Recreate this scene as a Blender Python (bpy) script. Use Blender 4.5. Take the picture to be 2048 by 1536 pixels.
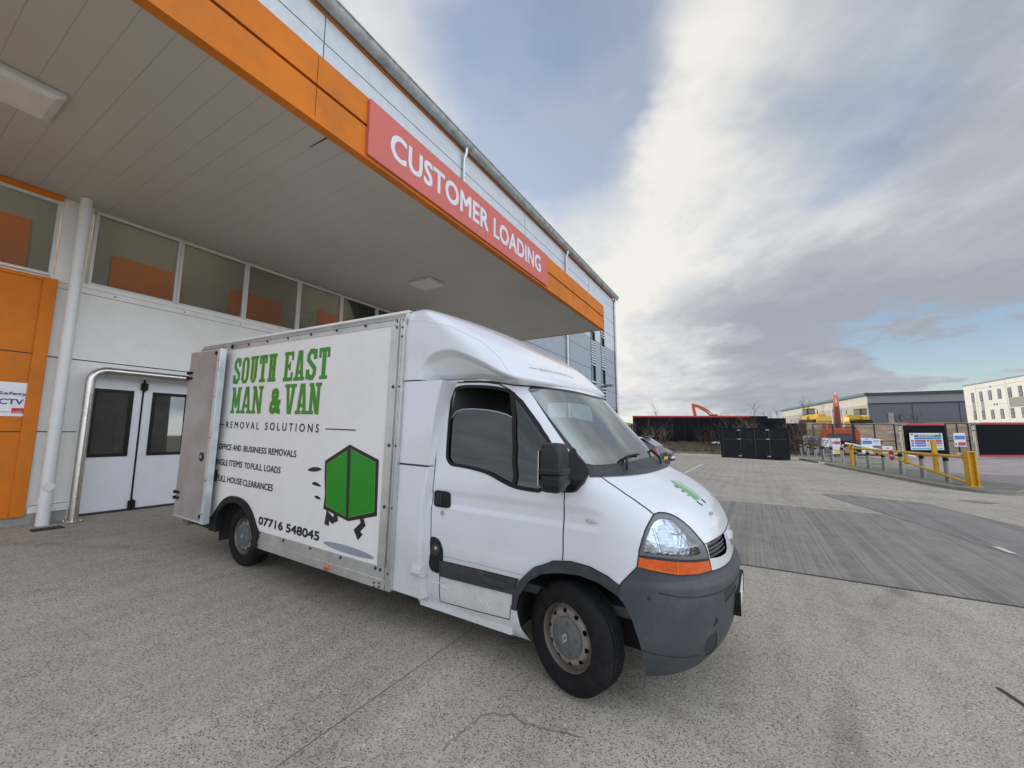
import bpy, bmesh, math, random
from math import radians, sin, cos, pi
from mathutils import Vector, Matrix, geometry
random.seed(7)
for _o in list(bpy.data.objects): bpy.data.objects.remove(_o)
SC = bpy.context.scene
COL = SC.collection
# ------------------------------------------------------------------ camera
cam_d = bpy.data.cameras.new('camera'); cam = bpy.data.objects.new('camera', cam_d); COL.objects.link(cam)
YAW = radians(30.144); CAMZ = 1.643
cam.location = (0, 0, CAMZ)
cam.rotation_euler = (radians(90 + 7.155), 0, YAW)
cam_d.sensor_width = 36; cam_d.lens = 809.3 / 2048 * 36
cam_d.clip_start = .05; cam_d.clip_end = 3000
SC.camera = cam
SC.render.resolution_x = 1024; SC.render.resolution_y = 768
# ------------------------------------------------------------------ exposure
SC.view_settings.view_transform = 'Standard'; SC.view_settings.look = 'None'
SC.view_settings.exposure = 0.30; SC.view_settings.gamma = 1
# ------------------------------------------------------------------ sun
SUN_EL = radians(24)
SUNV = Vector((-.97 * cos(SUN_EL), .24 * cos(SUN_EL), sin(SUN_EL))).normalized()
sd = bpy.data.lights.new('sun', 'SUN'); sd.energy = 2.3; sd.angle = radians(.5); sd.color = (1, .95, .86)
sun = bpy.data.objects.new('sun', sd); COL.objects.link(sun)
sun.rotation_euler = SUNV.to_track_quat('Z', 'Y').to_euler(); sun.location = (-40, 10, 40)
# ------------------------------------------------------------------ sky
def make_world():
    w = bpy.data.worlds.new('World'); SC.world = w; w.use_nodes = True
    nt = w.node_tree; N = nt.nodes; L = nt.links; N.clear()
    def nd(t, **k):
        n = N.new(t)
        for a, b in k.items(): setattr(n, a, b)
        return n
    def val(x, sock):
        if isinstance(x, (int, float)): sock.default_value = x
        else: L.new(x, sock)
    def mth(op, a, b=0.0, c=0.0, clamp=False):
        n = nd('ShaderNodeMath', operation=op, use_clamp=clamp)
        val(a, n.inputs[0]); val(b, n.inputs[1]); val(c, n.inputs[2]); return n.outputs[0]
    def rng(x, a, b, c, d):
        n = nd('ShaderNodeMapRange', interpolation_type='SMOOTHSTEP'); val(x, n.inputs[0])
        for i, v in enumerate((a, b, c, d)): n.inputs[i + 1].default_value = v
        return n.outputs[0]
    tc = nd('ShaderNodeTexCoord')
    rot = nd('ShaderNodeVectorRotate', rotation_type='Z_AXIS'); L.new(tc.outputs['Generated'], rot.inputs['Vector'])
    rot.inputs['Angle'].default_value = -YAW            # x right, y ahead of the photograph's heading, z up
    sep = nd('ShaderNodeSeparateXYZ'); L.new(rot.outputs[0], sep.inputs[0])
    x, y, z = sep.outputs
    zc = mth('ADD', mth('MAXIMUM', z, 0.0), .16)
    px, py = mth('DIVIDE', x, zc), mth('DIVIDE', y, zc)  # a flat cloud deck seen in perspective
    cmb = nd('ShaderNodeCombineXYZ'); L.new(px, cmb.inputs[0]); L.new(py, cmb.inputs[1])
    def noise(vec, s, det=5.0, rough=.55, off=(0, 0, 0), sc=(1, 1, 1), rotz=0.0, dist=0.0):
        m = nd('ShaderNodeMapping'); L.new(vec, m.inputs['Vector'])
        m.inputs['Location'].default_value = off; m.inputs['Scale'].default_value = sc; m.inputs['Rotation'].default_value = (0, 0, rotz)
        n = nd('ShaderNodeTexNoise'); L.new(m.outputs[0], n.inputs['Vector'])
        n.inputs['Scale'].default_value = s; n.inputs['Detail'].default_value = det; n.inputs['Roughness'].default_value = rough; n.inputs['Distortion'].default_value = dist
        return n.outputs['Fac']
    deck = cmb.outputs[0]
    n1 = noise(deck, .75, 7, .58, (3.1, .7, 0), (1, .55, 1), .35, .25)
    n2 = noise(deck, 1.7, 7, .6, (7.3, 2.2, 0), (1, .6, 1), .3, .2)
    n3 = noise(deck, .5, 4, .5, (11.3, 5.2, 0), (1, .8, 1), .2, .3)
    wob = noise(deck, 1.2, 5, .6, (1.7, 8.2, 0))
    # hand-placed openings and bright areas, as directions from the yard
    def pix(u, v):
        d = Vector(((u - 1024) / 809.3, 1.0, -(v - 768) / 809.3)); p = radians(7.155)
        return Vector((d.x, d.y * cos(p) - d.z * sin(p), d.y * sin(p) + d.z * cos(p))).normalized()
    def blob(u, v, rad, soft, amt):
        d = pix(u, v) if not isinstance(u, Vector) else u
        n = nd('ShaderNodeVectorMath', operation='DOT_PRODUCT'); L.new(rot.outputs[0], n.inputs[0]); n.inputs[1].default_value = d
        dd = mth('ADD', n.outputs['Value'], mth('MULTIPLY', mth('SUBTRACT', wob, .5), .10))
        return rng(dd, cos(radians(rad + soft)), cos(radians(max(rad - soft, .5))), 0, amt)
    def total(lst):
        s = None
        for b in lst:
            o = blob(*b); s = o if s is None else mth('ADD', s, o)
        return s
    holes = total([(1000, 20, 10, 9, .55), (1090, 170, 9, 8, .55), (1180, 360, 5, 5, .30), (1230, -20, 7, 7, .3), (1690, 70, 8, 8, .40), (2010, 690, 6, 4, .85), (1850, 728, 4, 3, .3), (1530, 340, 7, 7, .25)])
    bright = total([(1310, 430, 14, 12, .26), (1380, 170, 14, 12, .22), (1500, 10, 10, 9, .16), (1240, 640, 9, 8, .34), (1010, 350, 8, 7, .30), (1120, 480, 8, 8, .24), (1480, 320, 9, 9, .14), (1180, 780, 12, 8, .14), (800, 90, 10, 9, .32), (1545, 490, 6, 5, .12), (1900, 330, 8, 7, .12), (1650, 250, 8, 8, .10), (1230, 330, 8, 7, .16), (1420, 815, 9, 3, .20)])
    dark = total([(1800, 580, 15, 13, .20), (1490, 660, 8, 8, .26), (1760, 330, 12, 11, .08), (2040, 500, 11, 10, .10), (1420, 745, 9, 5, .20)])
    dens = mth('ADD', mth('MULTIPLY', mth('SUBTRACT', n1, .5), .7), mth('MULTIPLY', mth('SUBTRACT', n2, .5), .5))
    dens = mth('ADD', mth('SUBTRACT', dens, holes), .46)
    dens = rng(dens, -.42, .46, .28, .97)
    shade = mth('ADD', mth('MULTIPLY', mth('SUBTRACT', n2, .5), 1.15), mth('MULTIPLY', mth('SUBTRACT', n3, .5), .5))
    fine = noise(deck, 5.5, 6, .6, (2.3, 9.2, 0), (1, .6, 1), .3, .2)
    shade = mth('ADD', shade, mth('MULTIPLY', mth('SUBTRACT', fine, .5), .60))
    shade = mth('ADD', mth('ADD', shade, .46), mth('SUBTRACT', bright, dark))
    # low bands towards the horizon
    el = nd('ShaderNodeMapping'); L.new(rot.outputs[0], el.inputs['Vector']); el.inputs['Scale'].default_value = (1.6, 1.6, 16)
    band = nd('ShaderNodeTexNoise'); L.new(el.outputs[0], band.inputs['Vector']); band.inputs['Scale'].default_value = 1.5; band.inputs['Detail'].default_value = 6
    lowm = rng(z, .02, .24, 1, 0)
    shade = mth('ADD', shade, mth('MULTIPLY', mth('MULTIPLY', mth('SUBTRACT', band.outputs['Fac'], .47), 1.0), lowm))
    shade = mth('ADD', shade, rng(z, 0.0, .075, .40, 0))
    cr = nd('ShaderNodeValToRGB'); L.new(shade, cr.inputs[0])
    e = cr.color_ramp.elements
    e[0].position = 0.0; e[0].color = (.31, .325, .37, 1)
    e[1].position = 1.0; e[1].color = (.74, .72, .67, 1)
    k = e.new(.34); k.color = (.39, .405, .44, 1)
    k = e.new(.66); k.color = (.55, .565, .585, 1)
    # gain added to the unseen sky behind, overhead and right, to brighten van and wall
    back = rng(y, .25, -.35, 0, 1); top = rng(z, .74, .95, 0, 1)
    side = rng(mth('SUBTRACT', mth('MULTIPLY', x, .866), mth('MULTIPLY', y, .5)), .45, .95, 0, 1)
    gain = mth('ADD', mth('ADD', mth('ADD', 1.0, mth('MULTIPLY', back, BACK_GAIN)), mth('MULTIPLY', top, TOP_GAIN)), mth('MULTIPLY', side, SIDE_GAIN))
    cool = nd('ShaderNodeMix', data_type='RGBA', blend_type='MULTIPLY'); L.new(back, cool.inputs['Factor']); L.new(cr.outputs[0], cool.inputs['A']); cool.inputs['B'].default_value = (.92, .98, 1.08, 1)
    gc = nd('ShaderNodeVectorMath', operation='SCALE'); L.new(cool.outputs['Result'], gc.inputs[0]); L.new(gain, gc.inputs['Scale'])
    sky = nd('ShaderNodeTexSky', sky_type='NISHITA'); sky.sun_disc = False
    sky.sun_elevation = SUN_EL; sky.sun_rotation = math.atan2(SUNV.x, SUNV.y); sky.air_density = 1.0; sky.dust_density = .6; sky.ozone_density = 1.5
    b1 = nd('ShaderNodeBackground'); L.new(sky.outputs[0], b1.inputs[0]); b1.inputs[1].default_value = .13
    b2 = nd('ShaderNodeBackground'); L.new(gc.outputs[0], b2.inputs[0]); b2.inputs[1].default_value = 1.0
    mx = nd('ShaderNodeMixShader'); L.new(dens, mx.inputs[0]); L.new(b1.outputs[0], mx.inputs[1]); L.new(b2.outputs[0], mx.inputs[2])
    out = nd('ShaderNodeOutputWorld'); L.new(mx.outputs[0], out.inputs[0])
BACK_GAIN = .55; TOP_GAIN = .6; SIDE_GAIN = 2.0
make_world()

# ------------------------------------------------------------------ helpers: objects
def link(o, parent=None):
    COL.objects.link(o)
    if parent: o.parent = parent
    return o
def tag(o, label, cat, group=None):
    o['label'] = label; o['category'] = cat
    if group: o['group'] = group
    return o
def thing(name, label, cat, loc=(0, 0, 0), rz=0.0, group=None):
    o = bpy.data.objects.new(name, None); o.empty_display_size = .2; link(o)
    o.location = loc; o.rotation_euler = (0, 0, rz)
    return tag(o, label, cat, group)
def struct(o, kind='structure'):
    o['kind'] = kind; return o
def copy_tree(o, parent=None):
    c = o.copy(); COL.objects.link(c); c.parent = parent
    for ch in [k for k in KIDS.get(o.name, [])]: copy_tree(ch, c)
    return c
KIDS = {}
class MB:
    """collects geometry for ONE mesh object"""
    def __init__(s): s.v = []; s.f = []
    def add(s, vs, fs):
        b = len(s.v); s.v += [tuple(p) for p in vs]; s.f += [tuple(i + b for i in f) for f in fs]; return s
    def box(s, x0, x1, y0, y1, z0, z1):
        return s.add([(x, y, z) for z in (z0, z1) for y in (y0, y1) for x in (x0, x1)],
                     [(0, 2, 3, 1), (4, 5, 7, 6), (0, 1, 5, 4), (2, 6, 7, 3), (0, 4, 6, 2), (1, 3, 7, 5)])
    def obox(s, c, ax, ay, hx, hy, z0, z1):
        """upright box: centre (x,y), horizontal unit axes, half sizes"""
        P = []
        for z in (z0, z1):
            for q in (-1, 1):
                for p in (-1, 1): P.append((c[0] + ax[0] * hx * p + ay[0] * hy * q, c[1] + ax[1] * hx * p + ay[1] * hy * q, z))
        return s.add(P, [(0, 2, 3, 1), (4, 5, 7, 6), (0, 1, 5, 4), (2, 6, 7, 3), (0, 4, 6, 2), (1, 3, 7, 5)])
    def prism(s, poly, m0, m1):
        """polygon (2D) swept between two maps 2D->3D"""
        n = len(poly); a = [m0(*p) for p in poly]; b = [m1(*p) for p in poly]
        tri = geometry.tessellate_polygon([[Vector((p[0], p[1], 0)) for p in poly]])
        return s.add(a + b, [(t[0], t[1], t[2]) for t in tri] + [(t[2] + n, t[1] + n, t[0] + n) for t in tri] + [(i, (i + 1) % n, (i + 1) % n + n, i + n) for i in range(n)])
    def tube(s, pts, r, n=8, cap=True):
        pts = [Vector(p) for p in pts]; rr = r if isinstance(r, (list, tuple)) else [r] * len(pts)
        b = len(s.v); ref = None
        for i, p in enumerate(pts):
            d = (pts[min(i + 1, len(pts) - 1)] - pts[max(i - 1, 0)]).normalized()
            if ref is None:
                ref = d.orthogonal().normalized()
            ref = (ref - d * ref.dot(d)).normalized(); q = d.cross(ref)
            for k in range(n):
                a = 2 * pi * k / n; s.v.append(tuple(p + ref * (rr[i] * cos(a)) + q * (rr[i] * sin(a))))
        for i in range(len(pts) - 1):
            for k in range(n):
                s.f.append((b + i * n + k, b + i * n + (k + 1) % n, b + (i + 1) * n + (k + 1) % n, b + (i + 1) * n + k))
        if cap:
            s.f.append(tuple(b + k for k in reversed(range(n)))); e = b + (len(pts) - 1) * n; s.f.append(tuple(e + k for k in range(n)))
        return s
    def cyl(s, c, r, z0, z1, n=20, r2=None):
        return s.tube([(c[0], c[1], z0), (c[0], c[1], z1)], [r, r if r2 is None else r2], n)
    def lathe(s, prof, mp, n=48, closed=False):
        """prof: (radius, axial) list; mp maps (a, b, axial) -> 3D"""
        b = len(s.v); m = len(prof)
        for k in range(n):
            a = 2 * pi * k / n
            for r, h in prof: s.v.append(tuple(mp(r * cos(a), r * sin(a), h)))
        for k in range(n):
            for i in range(m - 1):
                s.f.append((b + k * m + i, b + k * m + i + 1, b + ((k + 1) % n) * m + i + 1, b + ((k + 1) % n) * m + i))
        return s
    def loft(s, rings, cap=True):
        b = len(s.v); n = len(rings[0])
        for r in rings: s.v += [tuple(p) for p in r]
        for i in range(len(rings) - 1):
            for k in range(n): s.f.append((b + i * n + k, b + i * n + (k + 1) % n, b + (i + 1) * n + (k + 1) % n, b + (i + 1) * n + k))
        if cap:
            s.f.append(tuple(b + k for k in reversed(range(n)))); e = b + (len(rings) - 1) * n; s.f.append(tuple(e + k for k in range(n)))
        return s
    def build(s, name, mat, parent=None, smooth=False, bevel=0.0, recalc=True):
        me = bpy.data.meshes.new(name); me.from_pydata(s.v, [], s.f); me.validate()
        if recalc:
            bm = bmesh.new(); bm.from_mesh(me); bmesh.ops.recalc_face_normals(bm, faces=bm.faces); bm.to_mesh(me); bm.free()
        me.materials.append(mat)
        if smooth: me.shade_smooth()
        o = bpy.data.objects.new(name, me); link(o, parent)
        if parent: KIDS.setdefault(parent.name, []).append(o)
        if smooth == 'auto':
            me.set_sharp_from_angle(angle=radians(35))
        if bevel:
            md = o.modifiers.new('bevel', 'BEVEL'); md.width = bevel; md.segments = 2; md.limit_method = 'ANGLE'; md.angle_limit = radians(40)
            me.shade_smooth(); me.set_sharp_from_angle(angle=radians(50))
        return o
def tri2(polys, holes=(), extra=(), inside=None):
    """triangulate the union of 2D polygons minus holes -> verts, tris"""
    V = []; E = []
    for p in list(polys) + list(holes):
        b = len(V); n = len(p); V += [Vector(q) for q in p]; E += [(b + i, b + (i + 1) % n) for i in range(n)]
    V += [Vector(q) for q in extra]
    r = geometry.delaunay_2d_cdt(V, E, [], 0, 1e-6, False)
    vs, fs = r[0], r[2]; out = []
    for f in fs:
        c = sum((vs[i] for i in f), Vector((0, 0))) / len(f)
        if any(pip(c, p) for p in polys) and not any(pip(c, h) for h in holes): out.append(tuple(f))
    return vs, out
def pip(c, p):
    x, y = c[0], c[1]; r = False; j = len(p) - 1
    for i in range(len(p)):
        xi, yi = p[i][0], p[i][1]; xj, yj = p[j][0], p[j][1]
        if (yi > y) != (yj > y) and x < (xj - xi) * (y - yi) / (yj - yi) + xi: r = not r
        j = i
    return r
def flat(name, polys, holes, mp, mat, parent=None, depth=None):
    """flat shape; mp maps 2D -> 3D"""
    vs, fs = tri2(polys, holes); m = MB()
    used = sorted({i for f in fs for i in f}); ix = {v: k for k, v in enumerate(used)}
    m.add([mp(vs[i][0], vs[i][1]) for i in used], [tuple(ix[i] for i in f) for f in fs])
    return m.build(name, mat, parent, recalc=False)
def thick(pts, w, closed=False):
    """polyline with width -> polygon"""
    P = [Vector(p) for p in pts]; Lf = []; Rt = []
    for i, p in enumerate(P):
        a = (p - P[i - 1]).normalized() if i else (P[1] - P[0]).normalized()
        b = (P[i + 1] - p).normalized() if i < len(P) - 1 else a
        na, nb = Vector((-a.y, a.x)), Vector((-b.y, b.x)); n = (na + nb)
        n = n / max(.3, n.length_squared) * 2 if n.length > 1e-6 else na
        ww = w if not isinstance(w, (list, tuple)) else w[i]
        Lf.append(p + n * ww / 2); Rt.append(p - n * ww / 2)
    return [tuple(q) for q in Lf + Rt[::-1]]
def smoothpoly(pts, n=4, closed=True):
    P = [Vector(p) for p in pts]; m = len(P); out = []
    rngm = m if closed else m - 1
    for i in range(rngm):
        g = lambda k: P[k % m] if closed else P[min(max(k, 0), m - 1)]
        p0, p1, p2, p3 = g(i - 1), g(i), g(i + 1), g(i + 2)
        for k in range(n):
            u = k / n
            out.append(tuple(.5 * ((2 * p1) + (p2 - p0) * u + (2 * p0 - 5 * p1 + 4 * p2 - p3) * u * u + (3 * p1 - p0 - 3 * p2 + p3) * u ** 3)))
    if not closed: out.append(tuple(P[-1]))
    return out
def ell(cx, cy, a, b, n=20, rot=0.0):
    return [(cx + a * cos(2 * pi * k / n) * cos(rot) - b * sin(2 * pi * k / n) * sin(rot), cy + a * cos(2 * pi * k / n) * sin(rot) + b * sin(2 * pi * k / n) * cos(rot)) for k in range(n)]
def rrect(x0, x1, y0, y1, r, n=4):
    o = []
    for cx, cy, a0 in ((x1 - r, y1 - r, 0), (x0 + r, y1 - r, 90), (x0 + r, y0 + r, 180), (x1 - r, y0 + r, 270)):
        for k in range(n + 1):
            a = radians(a0 + 90 * k / n); o.append((cx + r * cos(a), cy + r * sin(a)))
    return o
def text(name, s, x0, x1, y0, y1, mp, mat, parent=None, bold=0.0, space=1.0, depth=0.0):
    """writing fitted into a rectangle; mp maps (x, y, depth) -> 3D"""
    cu = bpy.data.curves.new('writing', 'FONT'); cu.body = s; cu.size = 1; cu.space_character = space; cu.resolution_u = 3
    o = bpy.data.objects.new('writing', cu); COL.objects.link(o); bpy.context.view_layer.update()
    me = bpy.data.meshes.new_from_object(o.evaluated_get(bpy.context.evaluated_depsgraph_get()))
    bpy.data.objects.remove(o); bpy.data.curves.remove(cu)
    xs = [v.co.x for v in me.vertices]; ys = [v.co.y for v in me.vertices]
    ax, bx, ay, by = min(xs), max(xs), min(ys), max(ys)
    h = y1 - y0; b = bold * h      # stroke weight added, in letter heights
    P0 = Vector(mp(x0, y0)); n = (Vector(mp(x1, y0)) - P0).cross(Vector(mp(x0, y1)) - P0).normalized()
    m = MB(); cp = [(0, 0)] if bold == 0 else [(0, 0), (-b, -b), (b, b), (-b, b), (b, -b)]
    for k, (sx, sy) in enumerate(cp):
        m.add([tuple(Vector(mp(x0 + b + (v.co.x - ax) / (bx - ax) * (x1 - x0 - 2 * b) + sx, y0 + b + (v.co.y - ay) / (by - ay) * (h - 2 * b) + sy)) + n * (.0004 * k)) for v in me.vertices], [tuple(p.vertices) for p in me.polygons])
    bpy.data.meshes.remove(me)
    return m.build(name, mat, parent, recalc=False)
# ------------------------------------------------------------------ helpers: materials
MATS = {}
def mat(name, col=(.5, .5, .5), rough=.6, metal=0.0, var=.08, vscale=6.0, bump=0.0, bscale=40.0, coat=0.0, spec=.5, emit=None, estr=0.0, dirt=None):
    """principled material with uneven colour; dirt=(colour, amount, scale)"""
    if name in MATS: return MATS[name]
    m = bpy.data.materials.new(name); m.use_nodes = True; nt = m.node_tree; N = nt.nodes; L = nt.links
    b = N['Principled BSDF']; MATS[name] = m
    tc = N.new('ShaderNodeTexCoord'); vec = tc.outputs['Object']
    n1 = N.new('ShaderNodeTexNoise'); n1.inputs['Scale'].default_value = vscale; n1.inputs['Detail'].default_value = 6; n1.inputs['Roughness'].default_value = .6; L.new(vec, n1.inputs['Vector'])
    mr = N.new('ShaderNodeMapRange'); L.new(n1.outputs['Fac'], mr.inputs[0]); mr.inputs[1].default_value = .3; mr.inputs[2].default_value = .7; mr.inputs[3].default_value = 1 - var; mr.inputs[4].default_value = 1 + var
    sc = N.new('ShaderNodeVectorMath'); sc.operation = 'SCALE'; sc.inputs[0].default_value = col; L.new(mr.outputs[0], sc.inputs['Scale'])
    colr = sc.outputs[0]
    if dirt:
        n2 = N.new('ShaderNodeTexNoise'); n2.inputs['Scale'].default_value = dirt[2]; n2.inputs['Detail'].default_value = 8; n2.inputs['Roughness'].default_value = .7; L.new(vec, n2.inputs['Vector'])
        r2 = N.new('ShaderNodeMapRange'); L.new(n2.outputs['Fac'], r2.inputs[0]); r2.inputs[1].default_value = .48; r2.inputs[2].default_value = .72; r2.inputs[3].default_value = 0; r2.inputs[4].default_value = dirt[1]
        mx = N.new('ShaderNodeMix'); mx.data_type = 'RGBA'; L.new(r2.outputs[0], mx.inputs['Factor']); L.new(colr, mx.inputs['A']); mx.inputs['B'].default_value = (*dirt[0], 1)
        colr = mx.outputs['Result']
    L.new(colr, b.inputs['Base Color'])
    rr = N.new('ShaderNodeMapRange'); L.new(n1.outputs['Fac'], rr.inputs[0]); rr.inputs[1].default_value = .3; rr.inputs[2].default_value = .7; rr.inputs[3].default_value = max(0, rough - .06); rr.inputs[4].default_value = min(1, rough + .06)
    L.new(rr.outputs[0], b.inputs['Roughness'])
    b.inputs['Metallic'].default_value = metal; b.inputs['Coat Weight'].default_value = coat; b.inputs['Coat Roughness'].default_value = .08; b.inputs['Specular IOR Level'].default_value = spec
    if bump:
        n3 = N.new('ShaderNodeTexNoise'); n3.inputs['Scale'].default_value = bscale; n3.inputs['Detail'].default_value = 5; L.new(vec, n3.inputs['Vector'])
        bp = N.new('ShaderNodeBump'); bp.inputs['Strength'].default_value = bump; bp.inputs['Distance'].default_value = .02; L.new(n3.outputs['Fac'], bp.inputs['Height']); L.new(bp.outputs[0], b.inputs['Normal'])
    if emit:
        b.inputs['Emission Color'].default_value = (*emit, 1); b.inputs['Emission Strength'].default_value = estr
    return m
def glass(name, tint=(.5, .6, .58), refl=.25, rough=.02):
    """sheet glass: tinted see-through plus mirror reflection by angle"""
    if name in MATS: return MATS[name]
    m = bpy.data.materials.new(name); m.use_nodes = True; nt = m.node_tree; N = nt.nodes; L = nt.links; N.clear(); MATS[name] = m
    tr = N.new('ShaderNodeBsdfTransparent'); tr.inputs[0].default_value = (*tint, 1)
    gl = N.new('ShaderNodeBsdfGlossy'); gl.inputs['Roughness'].default_value = rough; gl.inputs[0].default_value = (.95, 1, .98, 1)
    fr = N.new('ShaderNodeLayerWeight'); fr.inputs['Blend'].default_value = .35
    ns = N.new('ShaderNodeTexNoise'); ns.inputs['Scale'].default_value = 3; ns.inputs['Detail'].default_value = 6
    tc = N.new('ShaderNodeTexCoord'); L.new(tc.outputs['Object'], ns.inputs['Vector'])
    mr = N.new('ShaderNodeMapRange'); L.new(fr.outputs['Fresnel'], mr.inputs[0]); mr.inputs[1].default_value = 0; mr.inputs[2].default_value = 1; mr.inputs[3].default_value = refl; mr.inputs[4].default_value = 1
    df = N.new('ShaderNodeBsdfDiffuse'); df.inputs[0].default_value = (.35, .35, .32, 1)
    mx = N.new('ShaderNodeMixShader'); L.new(mr.outputs[0], mx.inputs[0]); L.new(tr.outputs[0], mx.inputs[1]); L.new(gl.outputs[0], mx.inputs[2])
    m2 = N.new('ShaderNodeMapRange'); L.new(ns.outputs['Fac'], m2.inputs[0]); m2.inputs[1].default_value = .45; m2.inputs[2].default_value = .75; m2.inputs[3].default_value = .01; m2.inputs[4].default_value = .07
    mx2 = N.new('ShaderNodeMixShader'); L.new(m2.outputs[0], mx2.inputs[0]); L.new(mx.outputs[0], mx2.inputs[1]); L.new(df.outputs[0], mx2.inputs[2])
    o = N.new('ShaderNodeOutputMaterial'); L.new(mx2.outputs[0], o.inputs[0])
    return m
# ground heights: the yard falls gently away from the building
def gz(x): return -.0334 * (min(max(x, -11), 8.5) + .962)
FWD = Vector((-sin(YAW), cos(YAW), 0)); RGT = Vector((cos(YAW), sin(YAW), 0))
def rd(r, d, z=0.0):
    """a place r metres right of and d metres ahead of the photographer"""
    p = RGT * r + FWD * d; return Vector((p.x, p.y, z))
def at(u, v, d):
    """the place seen at pixel (u, v) of the 2048 px photograph, d metres ahead"""
    p = radians(7.155); a = (u - 1024) / 809.3; b = -(v - 768) / 809.3
    y = cos(p) - b * sin(p); z = sin(p) + b * cos(p)
    return rd(a / y * d, d, CAMZ + z / y * d)
# ------------------------------------------------------------------ material set
def with_nodes(name):
    m = bpy.data.materials.new(name); m.use_nodes = True; MATS[name] = m
    return m, m.node_tree.nodes, m.node_tree.links, m.node_tree.nodes['Principled BSDF']
def concrete_mat(name, base, dark, stones=True, brushed=False):
    m, N, L, b = with_nodes(name)
    tc = N.new('ShaderNodeTexCoord'); V = tc.outputs['Object']
    def noise(s, d=6, r=.6, sc=None, rot=0.0):
        v = V
        if sc:
            mp = N.new('ShaderNodeMapping'); L.new(V, mp.inputs[0]); mp.inputs['Scale'].default_value = sc; mp.inputs['Rotation'].default_value = (0, 0, rot); v = mp.outputs[0]
        n = N.new('ShaderNodeTexNoise'); L.new(v, n.inputs['Vector']); n.inputs['Scale'].default_value = s; n.inputs['Detail'].default_value = d; n.inputs['Roughness'].default_value = r; return n.outputs['Fac']
    def rng(x, a, c, lo, hi):
        n = N.new('ShaderNodeMapRange'); L.new(x, n.inputs[0]); n.inputs[1].default_value = a; n.inputs[2].default_value = c; n.inputs[3].default_value = lo; n.inputs[4].default_value = hi; return n.outputs[0]
    def mix(f, a, c, mode='MIX'):
        n = N.new('ShaderNodeMix'); n.data_type = 'RGBA'; n.blend_type = mode
        if isinstance(f, float): n.inputs['Factor'].default_value = f
        else: L.new(f, n.inputs['Factor'])
        for k, q in (('A', a), ('B', c)):
            if isinstance(q, tuple): n.inputs[k].default_value = (*q, 1)
            else: L.new(q, n.inputs[k])
        return n.outputs['Result']
    def mul(a, c):
        n = N.new('ShaderNodeMath'); n.operation = 'MULTIPLY'; L.new(a, n.inputs[0])
        if isinstance(c, float): n.inputs[1].default_value = c
        else: L.new(c, n.inputs[1])
        return n.outputs[0]
    c = mix(rng(noise(.22, 6, .65), .35, .68, 0, 1), base, tuple(.80 * k for k in base))
    c = mix(rng(noise(1.0, 8, .7), .42, .72, 0, .6), c, dark)
    # long worn streaks across the yard
    c = mix(rng(noise(1.0, 5, .6, (.10, 1.3, 1), .35), .52, .74, 0, .42), c, tuple(.62 * k for k in base))
    c = mix(rng(noise(1.3, 5, .6, (1.0, .14, 1), .15), .54, .74, 0, .35), c, tuple(1.22 * k for k in base))
    # tyre marks swept by turning vehicles, and oil drips
    for cx, cy, R, w, amt in ((9.5, 2.0, 9.2, .11, .34), (9.5, 2.0, 7.6, .10, .30), (-3.0, -6.5, 9.6, .12, .30), (14.0, 14.0, 13.2, .12, .30), (14.0, 14.0, 14.9, .12, .26), (3.0, 30.0, 9.0, .13, .22)):
        sb = N.new('ShaderNodeVectorMath'); sb.operation = 'DISTANCE'; L.new(V, sb.inputs[0]); sb.inputs[1].default_value = (cx, cy, 0)
        a1 = N.new('ShaderNodeMath'); a1.operation = 'SUBTRACT'; L.new(sb.outputs['Value'], a1.inputs[0]); a1.inputs[1].default_value = R
        a2 = N.new('ShaderNodeMath'); a2.operation = 'ABSOLUTE'; L.new(a1.outputs[0], a2.inputs[0])
        c = mix(mul(rng(a2.outputs[0], w * .5, w, amt, 0), rng(noise(.9, 5, .7), .40, .62, 0, 1)), c, (.13, .12, .105))
    vd = N.new('ShaderNodeTexVoronoi'); vd.inputs['Scale'].default_value = .9; L.new(V, vd.inputs['Vector']); gd = N.new('ShaderNodeSeparateColor'); L.new(vd.outputs['Color'], gd.inputs[0])
    c = mix(mul(mul(rng(vd.outputs['Distance'], .03, .16, 1, 0), rng(gd.outputs[0], .55, .7, 0, .55)), rng(noise(7, 5, .7), .40, .62, 0, 1)), c, (.10, .09, .08))
    # rust and water stains
    c = mix(rng(noise(.55, 8, .72), .55, .72, 0, .55), c, (.27, .20, .13)); c = mix(rng(noise(2.2, 8, .75), .58, .74, 0, .45), c, (.25, .18, .115))
    hgt = noise(160, 3)
    if stones:
        vo = N.new('ShaderNodeTexVoronoi'); vo.inputs['Scale'].default_value = 100; L.new(V, vo.inputs['Vector'])
        g = N.new('ShaderNodeSeparateColor'); L.new(vo.outputs['Color'], g.inputs[0])
        patch = rng(noise(.8, 5, .7), .32, .60, .62, 1)
        core = rng(vo.outputs['Distance'], .38, .52, 1, 0)
        c = mix(mul(mul(core, rng(g.outputs[0], .44, .58, 0, .97)), patch), c, (.045, .038, .03))
        c = mix(mul(mul(core, rng(g.outputs[1], .55, .75, 0, .6)), patch), c, (.30, .22, .14))
        c = mix(mul(mul(core, rng(g.outputs[2], .80, .92, 0, .7)), patch), c, (.72, .70, .66))
        v2 = N.new('ShaderNodeTexVoronoi'); v2.inputs['Scale'].default_value = 52; L.new(V, v2.inputs['Vector'])
        g2 = N.new('ShaderNodeSeparateColor'); L.new(v2.outputs['Color'], g2.inputs[0])
        core2 = rng(v2.outputs['Distance'], .22, .34, 1, 0)
        c = mix(mul(mul(core2, rng(g2.outputs[0], .82, .86, 0, .85)), patch), c, (.035, .03, .03))
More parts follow.
